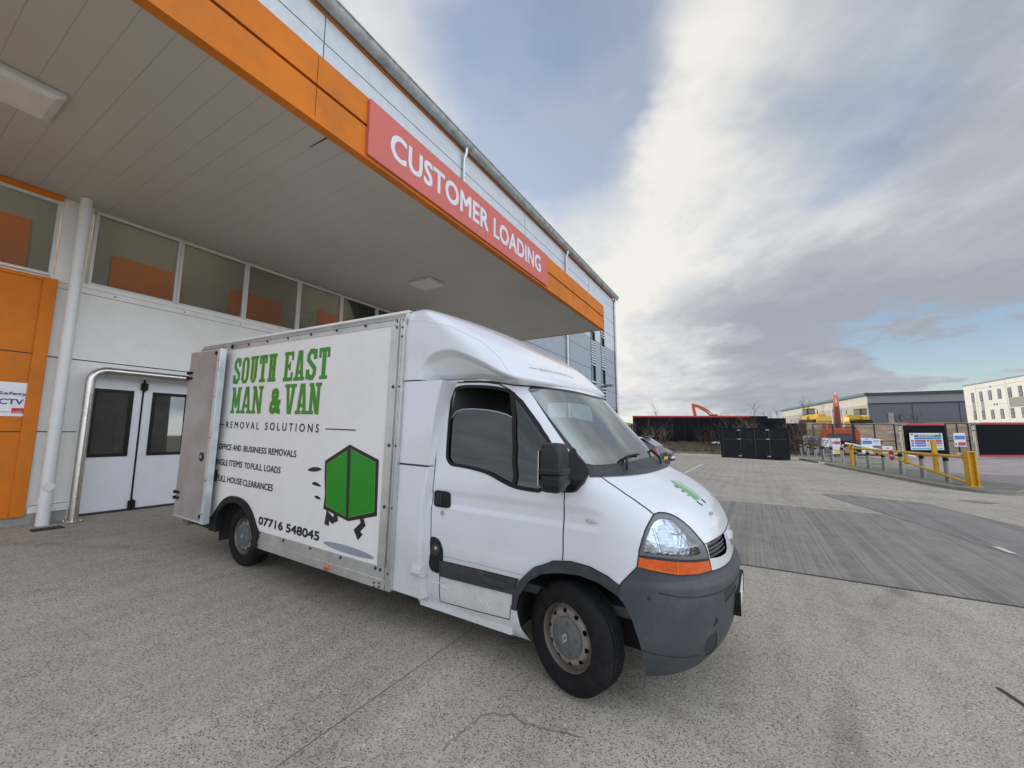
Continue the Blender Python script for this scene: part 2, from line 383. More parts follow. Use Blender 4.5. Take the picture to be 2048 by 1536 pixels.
        c = mix(mul(core2, rng(g2.outputs[1], .975, .985, 0, .8)), c, (.85, .84, .80))
        # wiggly tide line of a dried puddle
        iso = noise(.55, 5, .6)
        ab = N.new('ShaderNodeMath'); ab.operation = 'ABSOLUTE'; sb = N.new('ShaderNodeMath'); sb.operation = 'SUBTRACT'; L.new(iso, sb.inputs[0]); sb.inputs[1].default_value = .535; L.new(sb.outputs[0], ab.inputs[0])
        c = mix(rng(ab.outputs[0], .001, .004, .26, 0), c, (.17, .13, .09))
    if brushed:
        st = noise(40.0, 3, .65, (1, .006, 1)); st2 = noise(2.2, 4, .6, (1, .04, 1))
        c = mix(rng(st, .45, .62, 0, .70), c, tuple(.62 * k for k in base)); c = mix(rng(st2, .52, .66, 0, .35), c, tuple(.70 * k for k in base))
        c = mix(rng(st, .56, .40, 0, .25), c, tuple(1.3 * k for k in base))
        grv = noise(95.0, 2, .6, (1, .004, 1)); c = mix(rng(grv, .50, .60, 0, .55), c, tuple(.5 * k for k in base)); wide = noise(5.0, 2, .5, (1, .006, 1)); c = mix(rng(wide, .60, .66, 0, .5), c, tuple(.55 * k for k in base)); c = mix(rng(noise(3, 8, .7), .45, .65, 0, .35), c, tuple(1.25 * k for k in base))
        hgt = grv
    L.new(c, b.inputs['Base Color']); b.inputs['Roughness'].default_value = .85; b.inputs['Specular IOR Level'].default_value = .3
    bp = N.new('ShaderNodeBump'); bp.inputs['Strength'].default_value = .35; bp.inputs['Distance'].default_value = .01; L.new(hgt, bp.inputs['Height']); L.new(bp.outputs[0], b.inputs['Normal'])
    return m
M_GROUND = concrete_mat('exposed_aggregate_concrete', (.51, .46, .375), (.31, .275, .22))
M_BRUSH = concrete_mat('brushed_concrete', (.30, .275, .24), (.21, .20, .18), stones=False, brushed=True)
M_SLAB = concrete_mat('worn_concrete', (.28, .26, .235), (.19, .175, .16), stones=False, brushed=True)
M_TAR = mat('tarmac', (.23, .20, .195), .9, var=.22, vscale=1.2, bump=.3, bscale=120, dirt=((.32, .30, .27), .6, .5))
M_KERB = mat('kerb_stone', (.30, .28, .24), .85, var=.2, vscale=3, bump=.3, dirt=((.13, .13, .09), .6, 2))
M_MOSS = mat('mossy_verge', (.15, .15, .115), .95, var=.35, vscale=2.5, bump=.6, bscale=60, dirt=((.25, .23, .19), .7, 1.4))
M_GRASS = mat('rough_grass', (.085, .07, .04), .95, var=.45, vscale=2.2, bump=1.0, bscale=9, dirt=((.16, .12, .07), .9, 1.1))
M_SOIL = mat('site_soil', (.20, .15, .10), .95, var=.55, vscale=.5, bump=.8, bscale=3, dirt=((.10, .085, .05), .95, .22))
M_WHITE = mat('white_wall_panel', (.80, .79, .75), .45, var=.035, vscale=1.5, dirt=((.42, .40, .34), .20, 1.2))
M_CLAD = mat('pale_cladding', (.60, .64, .67), .5, var=.06, vscale=3, dirt=((.30, .33, .30), .25, 2.0))
M_CLADG = mat('grey_cladding', (.33, .37, .42), .5, var=.06, vscale=2)
M_ORANGE = mat('orange_panel', (.66, .185, .012), .6, spec=.22, var=.10, vscale=1.4, dirt=((.22, .12, .05), .35, 1.3))
M_SOFF = None
M_GAP = mat('dark_joint', (.035, .035, .035), .8)
M_ALU = mat('aluminium', (.62, .62, .60), .42, .75, var=.12, vscale=5, dirt=((.38, .36, .33), .5, 3))
M_STEEL = mat('stainless_steel', (.60, .57, .52), .30, 1.0, var=.12, vscale=4, bump=.05, bscale=30, dirt=((.30, .27, .23), .5, 5))
M_FRAME = mat('window_frame', (.62, .62, .60), .4, var=.05)
M_BLACK = mat('black_plastic', (.010, .010, .011), .55, var=.2, vscale=12, bump=.05, bscale=200, spec=.3)
M_GREYP = mat('grey_plastic', (.030, .033, .038), .52, var=.14, vscale=5, bump=.08, bscale=260, dirt=((.12, .12, .12), .35, 7))
M_BUMP = mat('bumper_plastic', (.050, .056, .066), .55, var=.10, vscale=4, bump=.08, bscale=260, dirt=((.10, .105, .11), .6, 3.5))
M_PIPE = mat('white_pipe', (.74, .74, .72), .4, var=.06, vscale=5, dirt=((.40, .38, .32), .35, 5))
M_CONC = mat('plain_concrete', (.34, .33, .30), .9, var=.2, vscale=5, bump=.4, bscale=50, dirt=((.16, .16, .12), .5, 3))
M_RUBBER = mat('tyre_rubber', (.010, .010, .011), .8, spec=.25, var=.25, vscale=8, bump=.1, bscale=90, dirt=((.035, .031, .027), .6, 9))
M_HUB = mat('wheel_steel', (.30, .275, .245), .5, .35, var=.2, vscale=10, dirt=((.11, .075, .05), .75, 14))
M_RIMDARK = mat('rim_rust', (.085, .055, .04), .8, var=.3, vscale=14)
M_CAP = mat('hub_cap', (.12, .135, .135), .5, var=.12, vscale=18, dirt=((.10, .09, .08), .5, 18))
M_DARK = mat('dark_interior', (.03, .03, .032), .8)
M_SEAT = mat('seat_cloth', (.10, .10, .11), .9, var=.2)
M_UNDER = mat('underbody', (.03, .028, .026), .9, var=.3)
M_GREEN = mat('green_vinyl', (.035, .26, .006), .35, var=.04)
M_GREENL = mat('light_green_vinyl', (.16, .40, .12), .35, var=.04)
M_GREENP = mat('pure_green_vinyl', (.0, .25, .004), .35, var=.03)
M_INK = mat('black_vinyl', (.012, .012, .013), .4)
M_GREYV = mat('grey_vinyl', (.30, .33, .39), .4)
M_AMBER = mat('amber_lens', (.72, .10, .004), .15, var=.15, vscale=9, coat=1.0, bump=.25, bscale=45)
M_CHROME = mat('reflector', (.56, .61, .70), .16, 1.0, var=.1, bump=.35, bscale=14)
M_CLEAR = glass('clear_lens', (.93, .95, .97), .06)
M_REDL = mat('red_lens', (.55, .012, .02), .15, var=.1, coat=1.0)
M_YEL = mat('yellow_paint', (.72, .40, .018), .45, var=.10, vscale=6, dirt=((.35, .20, .04), .4, 7))
M_RED = mat('red_paint', (.55, .03, .035), .5, var=.1)
M_HOARD = mat('black_hoarding', (.0075, .0085, .011), .7, var=.3, vscale=1.2, spec=.12)
M_BSTEEL = mat('dark_steel', (.010, .013, .021), .6, spec=.25, var=.25, vscale=2, dirt=((.07, .05, .04), .4, 3))
M_EXC = mat('orange_machine_paint', (.62, .105, .035), .4, var=.12, vscale=3, dirt=((.35, .16, .08), .4, 4))
M_MYEL = mat('yellow_machine_paint', (.70, .42, .02), .45, var=.1, vscale=3)
M_SIGNW = mat('sign_white', (.78, .79, .82), .4, var=.03)
M_SBLUE = mat('sign_blue', (.06, .20, .50), .4); M_SRED = mat('sign_red', (.50, .05, .09), .4); M_SYEL = mat('sign_yellow', (.72, .50, .06), .4)
M_SGRN = mat('sign_green', (.01, .22, .11), .4); M_SNAVY = mat('sign_navy', (.03, .05, .16), .4); M_SGREY = mat('sign_grey', (.14, .15, .16), .5); M_SCYAN = mat('sign_cyan', (.10, .42, .55), .4)
M_TWIG = mat('twig_bark', (.10, .075, .055), .95, var=.3, vscale=4)
M_TWIGL = mat('dry_twig', (.22, .165, .12), .95, var=.3, vscale=4)
M_SIGNR = mat('salmon_sign', (.60, .135, .105), .45, var=.05, vscale=1.2)
M_LETTER = mat('sign_letter', (.72, .74, .78), .4)
M_PAINTLINE = mat('road_paint', (.62, .61, .57), .8, var=.25, vscale=8)
def van_paint():
    m, N, L, b = with_nodes('van_white_paint')
    tc = N.new('ShaderNodeTexCoord'); V = tc.outputs['Object']
    n1 = N.new('ShaderNodeTexNoise'); n1.inputs['Scale'].default_value = 2.2; n1.inputs['Detail'].default_value = 6; L.new(V, n1.inputs['Vector'])
    n2 = N.new('ShaderNodeTexNoise'); n2.inputs['Scale'].default_value = 60; n2.inputs['Detail'].default_value = 5; n2.inputs['Roughness'].default_value = .7; L.new(V, n2.inputs['Vector'])
    sp = N.new('ShaderNodeSeparateXYZ'); L.new(V, sp.inputs[0])
    def rng(x, a, c, lo, hi):
        n = N.new('ShaderNodeMapRange'); L.new(x, n.inputs[0]); n.inputs[1].default_value = a; n.inputs[2].default_value = c; n.inputs[3].default_value = lo; n.inputs[4].default_value = hi; return n.outputs[0]
    def m2(op, a, c):
        n = N.new('ShaderNodeMath'); n.operation = op
        for i, q in enumerate((a, c)):
            if isinstance(q, float): n.inputs[i].default_value = q
            else: L.new(q, n.inputs[i])
        return n.outputs[0]
    low = m2('MULTIPLY', rng(sp.outputs[2], .30, .95, 1, 0), rng(n1.outputs['Fac'], .3, .6, .45, 1))   # road dirt thrown up by the wheels
    spk = m2('MULTIPLY', rng(n2.outputs['Fac'], .56, .68, 0, 1), m2('ADD', m2('MULTIPLY', low, .8), .06))
    f = m2('ADD', m2('MULTIPLY', low, .42), m2('ADD', m2('MULTIPLY', spk, .8), rng(n1.outputs['Fac'], .5, .75, 0, .12)))
    mx = N.new('ShaderNodeMix'); mx.data_type = 'RGBA'; L.new(f, mx.inputs['Factor']); mx.inputs['A'].default_value = (.74, .76, .79, 1); mx.inputs['B'].default_value = (.34, .30, .24, 1)
    L.new(mx.outputs['Result'], b.inputs['Base Color']); L.new(rng(f, 0, .6, .22, .7), b.inputs['Roughness']); b.inputs['Coat Weight'].default_value = .6; b.inputs['Coat Roughness'].default_value = .06
    return m
M_VAN = van_paint()
M_PANEL = mat('box_panel_white', (.84, .82, .79), .42, var=.02, vscale=2, dirt=((.55, .50, .42), .18, 2.4))
def soffit_mat():
    m, N, L, b = with_nodes('soffit_metal')
    tc = N.new('ShaderNodeTexCoord'); sp = N.new('ShaderNodeSeparateXYZ'); L.new(tc.outputs['Object'], sp.inputs[0])
    def mm(op, a, c=0.0):
        n = N.new('ShaderNodeMath'); n.operation = op
        for i, q in enumerate((a, c)):
            if isinstance(q, float): n.inputs[i].default_value = q
            else: L.new(q, n.inputs[i])
        return n.outputs[0]
    fr = mm('FRACT', mm('DIVIDE', mm('ADD', sp.outputs[1], 12.0 - .0133), .2745))
    ln = mm('LESS_THAN', fr, .038)
    ns = N.new('ShaderNodeTexNoise'); ns.inputs['Scale'].default_value = .7; ns.inputs['Detail'].default_value = 7; L.new(tc.outputs['Object'], ns.inputs['Vector'])
    st = N.new('ShaderNodeMapping'); L.new(tc.outputs['Object'], st.inputs[0]); st.inputs['Scale'].default_value = (.35, 3.6, 1)
    n2 = N.new('ShaderNodeTexNoise'); n2.inputs['Scale'].default_value = 1.5; n2.inputs['Detail'].default_value = 6; L.new(st.outputs[0], n2.inputs['Vector'])
    x1 = mm('LESS_THAN', mm('ABSOLUTE', mm('SUBTRACT', sp.outputs[0], -7.55)), .012)
    line = mm('MAXIMUM', mm('MULTIPLY', ln, n2.outputs['Fac']), mm('MULTIPLY', x1, .3))
    mx = N.new('ShaderNodeMix'); mx.data_type = 'RGBA'; mx.inputs['A'].default_value = (.53, .50, .45, 1); mx.inputs['B'].default_value = (.43, .39, .33, 1); L.new(ns.outputs['Fac'], mx.inputs['Factor'])
    m3 = N.new('ShaderNodeMix'); m3.data_type = 'RGBA'; L.new(mm('MULTIPLY', line, .62), m3.inputs['Factor']); L.new(mx.outputs['Result'], m3.inputs['A']); m3.inputs['B'].default_value = (.13, .11, .09, 1)
    L.new(m3.outputs['Result'], b.inputs['Base Color']); b.inputs['Roughness'].default_value = .5
    return m
M_SOFF = soffit_mat()
# ------------------------------------------------------------------ ground and surfaces
def sheet(name, poly, mat_, lift, kind='structure', step=1.0, zfun=None):
    """flat-lying sheet that follows the fall of the yard"""
    zf = zfun or (lambda x, y: gz(x))
    x0 = min(p[0] for p in poly); x1 = max(p[0] for p in poly); y0 = min(p[1] for p in poly); y1 = max(p[1] for p in poly)
    ex = []; i = x0
    while i < x1:
        j = y0
        while j < y1:
            ex.append((i + .003, j + .0021)); j += step
        i += step
    vs, fs = tri2([poly], extra=ex); m = MB(); m.add([(v[0], v[1], zf(v[0], v[1]) + lift) for v in vs], fs)
    o = m.build(name, mat_, recalc=False); o['kind'] = kind; return o
m = MB(); xs = [-900, -60, -11, -6, -2, 2, 5, 8.5, 30, 120, 1200]; ys = [-900, -60, -10, 10, 40, 120, 1500]
m.add([(x, y, gz(x)) for y in ys for x in xs], [(j * len(xs) + i, j * len(xs) + i + 1, (j + 1) * len(xs) + i + 1, (j + 1) * len(xs) + i) for j in range(len(ys) - 1) for i in range(len(xs) - 1)])
struct(m.build('ground', M_GROUND))
def dens(poly, n=6):
    out = []
    for i, p in enumerate(poly):
        q = poly[(i + 1) % len(poly)]
        for k in range(n): out.append((p[0] + (q[0] - p[0]) * k / n, p[1] + (q[1] - p[1]) * k / n))
    return out
sheet('road', dens([(-9.3, 6.12), (-.18, 6.25), (2.32, 6.42), (8.2, 6.8), (16, 7.4), (16, 13.6), (8.2, 12.75), (2.55, 12.19), (-.735, 11.815), (-9.3, 11.0)]), M_BRUSH, .004)
sheet('road', dens([(1.72, 15.16), (2.4, 15.5), (3.9, 15.05), (4.6, 12.4), (5.2, 8.5), (5.7, 6.75), (4.1, 6.65), (3.2, 9.5), (2.55, 12.25)]), M_SLAB, .008)
sheet('road_marking', [(-2.34, 24.75), (-2.24, 24.75), (-2.43, 17.0), (-2.53, 17.0)], M_PAINTLINE, .004)
sheet('road_marking', [(3.26, 9.72), (3.34, 9.71), (3.38, 9.30), (3.30, 9.30)], M_PAINTLINE, .012)
sheet('road', dens([(5.0, 16.70), (5.4, 16.84), (5.82, 16.58), (5.36, 16.16)], 2), M_SLAB, .006)
sheet('ground', [(1.35, 4.27), (1.38, 4.28), (1.62, 3.5), (1.58, 3.5)], M_GAP, .004)
sheet('ground', dens([(-2.085, -1.0), (-2.080, -1.0), (-2.092, 3.2), (-2.097, 3.2)], 6), MATS.get('x') or mat('fine_joint', (.12, .11, .095), .9), .003)
for y0, dx in ((15.9, .05), (18.4, .06), (21.6, .05), (25.5, .07)):
    sheet('ground', dens([(-2.2, y0 - .1), (5.6, y0 + .35), (5.6, y0 + .35 + dx), (-2.2, y0 - .1 + dx)], 8), M_SLAB, .003)
sheet('ground', dens([(-9.3, 6.10), (-.18, 6.232), (2.32, 6.402), (8.2, 6.78), (16, 7.38), (16, 7.405), (8.2, 6.805), (2.32, 6.425), (-.18, 6.255), (-9.3, 6.122)]), MATS['fine_joint'], .010)
TIDE = smoothpoly([(-1.477, 1.829), (-1.48, 1.916), (-1.462, 2.028), (-1.455, 2.116), (-1.405, 2.197), (-1.353, 2.196), (-1.3, 2.25), (-1.239, 2.231), (-1.131, 2.24), (-1.06, 2.254), (-0.981, 2.279), (-0.886, 2.297)], 4, closed=False); random.seed(5)
sheet('ground', thick([(p[0] + random.uniform(-.008, .008), p[1] + random.uniform(-.008, .008)) for p in TIDE], [random.uniform(.003, .014) for _ in TIDE]), mat('dried_stain', (.27, .215, .155), .9, var=.4, vscale=40), .004)
# kerb and verge by the barrier
KP = smoothpoly([(-1.5, 44.5), (.6, 41.5), (2.0, 38.5), (3.2, 34.85), (4.1, 29.75), (5.14, 23.95), (5.75, 20.75), (6.2, 19.75), (6.8, 19.35), (7.5, 19.75), (8.3, 21.2), (9.6, 22.6), (14, 24.5)], 5, closed=False)
m = MB(); n = len(KP)
for i, p in enumerate(KP):
    a = Vector(KP[max(i - 1, 0)]); b = Vector(KP[min(i + 1, n - 1)]); t = (b - a).normalized(); nn = Vector((-t.y, t.x))
    if nn.x < 0 and i < n * .5: nn = -nn
    q = Vector(p) + Vector((t.y, -t.x)) * -1 * .14 * (1 if (Vector((-t.y, t.x))).dot(Vector((8, 30)) - Vector(p)) > 0 else -1)
    z = gz(p[0])
    m.v += [(p[0], p[1], z - .02), (p[0], p[1], z + .105), (p[0] * .92 + q.x * .08, p[1] * .92 + q.y * .08, z + .12), (q.x, q.y, z + .12), (q.x, q.y, z)]
for i in range(n - 1):
    for k in range(4): m.f.append((i * 5 + k, i * 5 + k + 1, i * 5 + k + 6, i * 5 + k + 5))
struct(m.build('kerb', M_KERB, smooth='auto'))
VP = [(p[0] + .13, p[1] + (.0 if p[1] > 21 else .10)) for p in KP if p[1] > 19.3 and p[0] < 9.3]
sheet('ground', VP + [(8.75, 22.8), (8.3, 24.7), (8.35, 32), (8.5, 40.5), (8.9, 45), (-1.0, 48)], M_MOSS, .085, step=1.5)
sheet('road', [(8.55, 45), (8.5, 40.5), (8.33, 32), (8.28, 24.7), (8.73, 22.9), (9.6, 22.75), (14, 24.7), (60, 30), (60, 60), (30, 60)], M_TAR, .010, step=6)
# ------------------------------------------------------------------ the storage building
bld = thing('storage_building', 'tall grey and white storage building with orange canopy over its loading doors', 'building', (-9.6, 12, 0))
def bpart(m, name, mt, parent=None, **k):
    m.v = [(x + 9.6, y - 12, z) for x, y, z in m.v]; return m.build(name, mt, parent or bld, **k)
# openings in the lower wall: clerestory windows and double door
W0, W1 = 4.20, 5.50
m = MB()
m.box(-9.9, -9.6, -.7, 2.27, .28, 4.17); m.box(-9.9, -9.6, 3.86, 14.52, .2, 4.17); m.box(-9.9, -9.6, 2.27, 3.86, 2.66, 4.17)
m.box(-9.9, -9.6, 1.72, 2.06, 4.17, 5.56); m.box(-9.9, -9.6, 10.9, 14.52, 4.17, 5.56)
bpart(m, 'lower_wall', M_WHITE)
m = MB(); m.box(-9.62, -9.57, -.7, 2.2, .1, .45); bpart(m, 'plinth', M_CONC)
m = MB()
for z in (2.885,):
    m.box(-9.598, -9.596, 1.76, 14.5, z - .008, z + .008)
m.box(-9.598, -9.596, 1.76, 2.2, 1.685, 1.70); m.box(-9.598, -9.594, 1.76, 12, 4.02, 4.026); m.box(-9.598, -9.596, 1.80, 2.2, .56, .566)
bpart(m, 'panel_joints', M_GAP)
m = MB(); m.box(-9.6, -9.55, 1.78, 2.24, .45, .54); m.box(-9.6, -9.57, 1.76, 13.5, 4.12, 4.19); m.box(-9.6, -9.56, 2.28, 3.9, 2.68, 2.77)
bpart(m, 'white_trim', M_WHITE, bevel=.004)
m = MB()
for k in range(6):
    m = MB(); m.box(-9.575, -9.565, 2.45 + k * 1.03, 2.47 + k * 1.03, 4.06, 4.08); bpart(m, 'flashing_screw', M_GAP)
m = MB(); m.box(-9.6, -9.56, -.7, 1.70, .44, 4.12)
op = bpart(m, 'orange_wall_panel', M_ORANGE)
m = MB(); m.box(-9.56, -9.52, 1.60, 1.755, .42, 4.14); m.box(-9.56, -9.53, -.7, 1.60, .42, .50); m.box(-9.6, -9.54, -.7, 1.70, 5.47, 5.55); m.box(-9.56, -9.535, -.7, 1.60, 4.08, 4.14)
bpart(m, 'orange_trim', M_ORANGE, bevel=.006)
m = MB()
for z in (1.69, 2.9, ): m.box(-9.559, -9.557, -.7, 1.60, z - .008, z + .008)
m.box(-9.559, -9.557, -.7, 1.6, 2.385, 2.395)
bpart(m, 'orange_panel_joints', M_GAP)
# clerestory: frames with glass, a lit corridor with orange unit doors behind
gl = glass('window_glass', (.56, .575, .575), .05)
def window(y0, y1, z0, z1):
    f = MB(); t = .045
    f.box(-9.66, -9.59, y0, y0 + t, z0, z1); f.box(-9.66, -9.59, y1 - t, y1, z0, z1); f.box(-9.66, -9.588, y0 + t, y1 - t, z0, z0 + t); f.box(-9.66, -9.588, y0 + t, y1 - t, z1 - t, z1)
    w = bpart(f, 'window', M_FRAME, bevel=.004)
    g = MB(); g.box(-9.637, -9.629, y0 + t, y1 - t, z0 + t, z1 - t); bpart(g, 'pane', gl, w)
for k in range(7): window(2.10 + k * 1.243, 2.10 + (k + 1) * 1.243 - .006, 4.19, 5.52)
for k in range(2): window(1.70 - (k + 1) * 1.2, 1.70 - k * 1.2 - .006, 4.19, 5.46)
M_CORR = mat('corridor_wall', (.42, .42, .43), .6, var=.15, vscale=.8); M_UDOOR = mat('unit_door', (.75, .20, .02), .6, var=.15)
m = MB(); m.box(-12.1, -12.0, -.7, 14.5, 3.6, 6.9); m.box(-12.0, -9.9, -.7, 14.5, 3.5, 3.6); m.box(-12.0, -9.9, -.7, 14.5, 6.70, 6.80); bpart(m, 'corridor', M_CORR)
m = MB()
for a, b, h in ((-.6, 1.75, 5.85), (2.95, 4.25, 5.60), (5.35, 6.75, 5.60), (7.95, 9.2, 5.70), (10.6, 12.0, 5.65)): m.box(-12.0, -11.97, a, b, 3.6, h)
bpart(m, 'unit_doors', M_UDOOR)
m = MB(); m.box(-10.65, -10.5, -.5, 1.5, 6.60, 6.66); m.box(-10.65, -10.5, 3.2, 4.8, 6.60, 6.66); m.box(-10.65, -10.5, 7.8, 9.6, 6.60, 6.66)
bpart(m, 'corridor_lamp', mat('corridor_lamp_glow', (.9, .9, .8), emit=(1, .86, .55), estr=15))
# double loading doors
def leaf(y0, y1, wy0, wy1):
    p = MB(); wz0, wz1 = 1.26, 2.445
    p.box(-9.80, -9.75, y0, wy0, .33, 2.66); p.box(-9.80, -9.75, wy1, y1, .33, 2.66); p.box(-9.80, -9.75, wy0, wy1, .33, wz0); p.box(-9.80, -9.75, wy0, wy1, wz1, 2.66)
    d = bpart(p, 'door', mat('white_door', (.76, .78, .82), .4, var=.03))
    f = MB(); t = .055
    f.box(-9.79, -9.735, wy0, wy0 + t, wz0, wz1); f.box(-9.79, -9.735, wy1 - t, wy1, wz0, wz1); f.box(-9.79, -9.736, wy0 + t, wy1 - t, wz0, wz0 + t); f.box(-9.79, -9.736, wy0 + t, wy1 - t, wz1 - t, wz1)
    bpart(f, 'window_frame', M_BLACK, d)
    g = MB(); g.box(-9.772, -9.764, wy0 + t, wy1 - t, wz0 + t, wz1 - t); bpart(g, 'pane', glass('door_glass', (.42, .40, .36), .10), d)
    return d
dl = leaf(2.27, 3.035, 2.37, 2.92); dr = leaf(3.062, 3.86, 3.19, 3.78)
m = MB(); m.box(-9.79, -9.74, 3.036, 3.061, .34, 2.66); bpart(m, 'door_seal', M_BLACK)
for z in (2.53, .40):
    m = MB(); m.box(-9.748, -9.71, 3.0, 3.105, z - .065, z + .065); m.box(-9.748, -9.69, 3.035, 3.065, z - .10, z + .10); bpart(m, 'door_bolt', M_BLACK, bevel=.006)
m = MB(); m.box(-9.80, -9.72, 2.25, 3.9, .27, .33); bpart(m, 'door_sill', M_GAP)
m = MB(); m.box(-12.6, -12.5, 1.5, 4.6, .2, 2.7); m.box(-12.5, -9.9, 1.4, 1.5, .2, 2.7); m.box(-12.5, -9.9, 4.6, 4.7, .2, 2.7); m.box(-12.5, -9.9, 1.5, 4.6, 2.70, 2.76); m.box(-12.5, -9.82, 1.5, 4.6, .2, .26)
bpart(m, 'lobby', mat('lobby_wall', (.36, .31, .24), .7, var=.2, vscale=1.2))
m = MB(); m.box(-12.49, -12.44, 2.0, 3.4, .26, 2.05); m.box(-12.45, -12.42, 2.695, 2.705, .26, 2.05); m.box(-12.49, -12.40, 2.0, 3.4, 2.05, 2.12); m.box(-12.3, -12.2, 3.45, 4.6, .26, 2.3)
bpart(m, 'lobby_doors', mat('lobby_door', (.42, .40, .36), .6, var=.2))
m = MB(); m.box(-10.3, -10.27, 3.42, 3.76, 1.5, 2.4); bpart(m, 'sheeting', mat('crumpled_sheeting', (.60, .58, .56), .4, var=.3, vscale=8, bump=.8, bscale=9, dirt=((.35, .12, .12), .5, 3)))
# upper cladding
m = MB(); m.box(-9.9, -9.6, -.7, 28.0, 8.78, 13.45); m.box(-9.9, -9.6, 29.0, 30.35, 8.78, 11.6); m.box(-9.9, -9.6, 31.35, 34.4, 8.78, 11.6); m.box(-9.9, -9.6, 28.0, 34.4, 11.6, 13.45); m.box(-9.9, -9.6, -.7, 14.52, 5.56, 8.78)
bpart(m, 'upper_cladding', M_CLAD)
m = MB(); m.box(-9.92, -9.602, 14.52, 28.0, -.1, 8.78); m.box(-9.92, -9.602, 29.0, 30.35, -.1, 8.78); m.box(-9.92, -9.602, 31.35, 34.4, -.1, 8.78); m.box(-9.92, -9.602, 28.0, 29.0, -.1, 1.0); m.box(-9.92, -9.602, 30.35, 31.35, -.1, 1.0)
m.box(-30, -9.92, 34.1, 34.4, -.1, 13.4)
bpart(m, 'grey_cladding_wall', M_CLADG)
m = MB()
for z in (10.0, 11.25, 12.55):
    m.box(-9.598, -9.595, -.7, 28.0, z - .012, z + .012); m.box(-9.598, -9.595, 31.7, 34.4, z - .012, z + .012)
for z in (1.35, 2.62, 3.89, 5.16, 6.42, 7.69):
    m.box(-9.600, -9.597, 14.5, 28.0, z - .012, z + .012); m.box(-9.600, -9.597, 31.4, 34.4, z - .012, z + .012)
for y in (6.05, 17.9, 22.9, 27.9): m.box(-9.5975, -9.5945, y - .012, y + .012, 8.9, 13.4)
for y in (18.4, 23.95): m.box(-9.5995, -9.5965, y - .012, y + .012, .2, 8.75)
bpart(m, 'cladding_joints', M_GAP)
m = MB(); m.box(-9.6, -9.56, -.7, 34.42, 13.36, 13.44); bpart(m, 'orange_eaves_trim', M_ORANGE)
# gutter: half round with stained stop joints
m = MB(); ring = lambda y: [(-9.38 + .20 * cos(a), y, 13.62 + .20 * sin(a)) for a in [pi + pi * k / 10 for k in range(11)]] + [(-9.14, y, 13.63), (-9.14, y, 13.67), (-9.62, y, 13.67)]
m.loft([ring(-.7 + 35.3 * k / 20) for k in range(21)])
gt = bpart(m, 'gutter', mat('gutter_metal', (.42, .43, .41), .6, var=.25, vscale=2.5, dirt=((.12, .14, .07), .75, 2.2)), smooth='auto')
m = MB(); m.add([(-9.9, -.7, 13.66), (-9.3, -.7, 13.68), (-9.3, 34.5, 13.68), (-9.9, 34.5, 13.66), (-30, -.7, 15.3), (-30, 34.5, 15.3)], [(0, 1, 2, 3), (4, 0, 3, 5)]); bpart(m, 'roof', M_CLADG)
for y in (12.4, 23.31):
    m = MB(); m.tube([(-9.38, y, 13.5), (-9.40, y, 13.2), (-9.50, y, 13.02), (-9.50, y, 12.5), (-9.50, y, -.1)], .07, 10)
    for z in (12.2, 9.4, 6.6, 4.2): m.tube([(-9.50, y, z - .05), (-9.50, y, z + .05)], .085, 10)
    bpart(m, 'downpipe', M_ALU, smooth='auto')
m = MB(); m.tube([(-9.38, 34.2, 13.5), (-9.42, 34.2, 13.2), (-9.50, 34.2, 13.0), (-9.50, 34.2, -.1)], .085, 10)
for z in (11.2, 9.0, 6.6, 4.4, 2.0): m.tube([(-9.50, 34.2, z - .06), (-9.50, 34.2, z + .06)], .105, 10)
bpart(m, 'downpipe', M_ALU, smooth='auto')
m = MB(); m.box(-9.75, -9.55, 34.30, 34.48, -.1, 13.4); bpart(m, 'corner_trim', mat('corner_flashing', (.46, .48, .49), .5))
# two tall louvred stair windows
gsky = glass('stair_glass', (.25, .30, .36), .35)
for y0 in (28.0, 30.35):
    y1 = y0 + 1.0
    f = MB(); f.box(-9.70, -9.585, y0, y0 + .06, 1.0, 11.6); f.box(-9.70, -9.585, y1 - .06, y1, 1.0, 11.6); f.box(-9.70, -9.585, y0 + .06, y1 - .06, 1.0, 1.06); f.box(-9.70, -9.585, y0 + .06, y1 - .06, 11.5, 11.6)
    w = bpart(f, 'stair_window', M_GAP)
    g = MB(); g.box(-9.69, -9.68, y0 + .06, y1 - .06, 1.06, 11.5); bpart(g, 'pane', gsky, w)
    s = MB()
    for k in range(9): s.box(-9.67, -9.57, y0 + .04, y1 - .04, 6.95 + k * .19, 7.00 + k * .19 + .06)
    for k in range(9): s.box(-9.67, -9.57, y0 + .04, y1 - .04, 3.2 + k * .25, 3.2 + k * .25 + .10)
    for k in range(10): s.box(-9.67, -9.57, y0 + .04, y1 - .04, 9.3 + k * .22, 9.38 + k * .22)
    s.box(-9.68, -9.58, y0 + .03, y1 - .03, 5.45, 5.57); s.box(-9.68, -9.58, y0 + .03, y1 - .03, 6.74, 6.84)
    bpart(s, 'louvre', mat('louvre_metal', (.62, .66, .70), .4, .3), w)
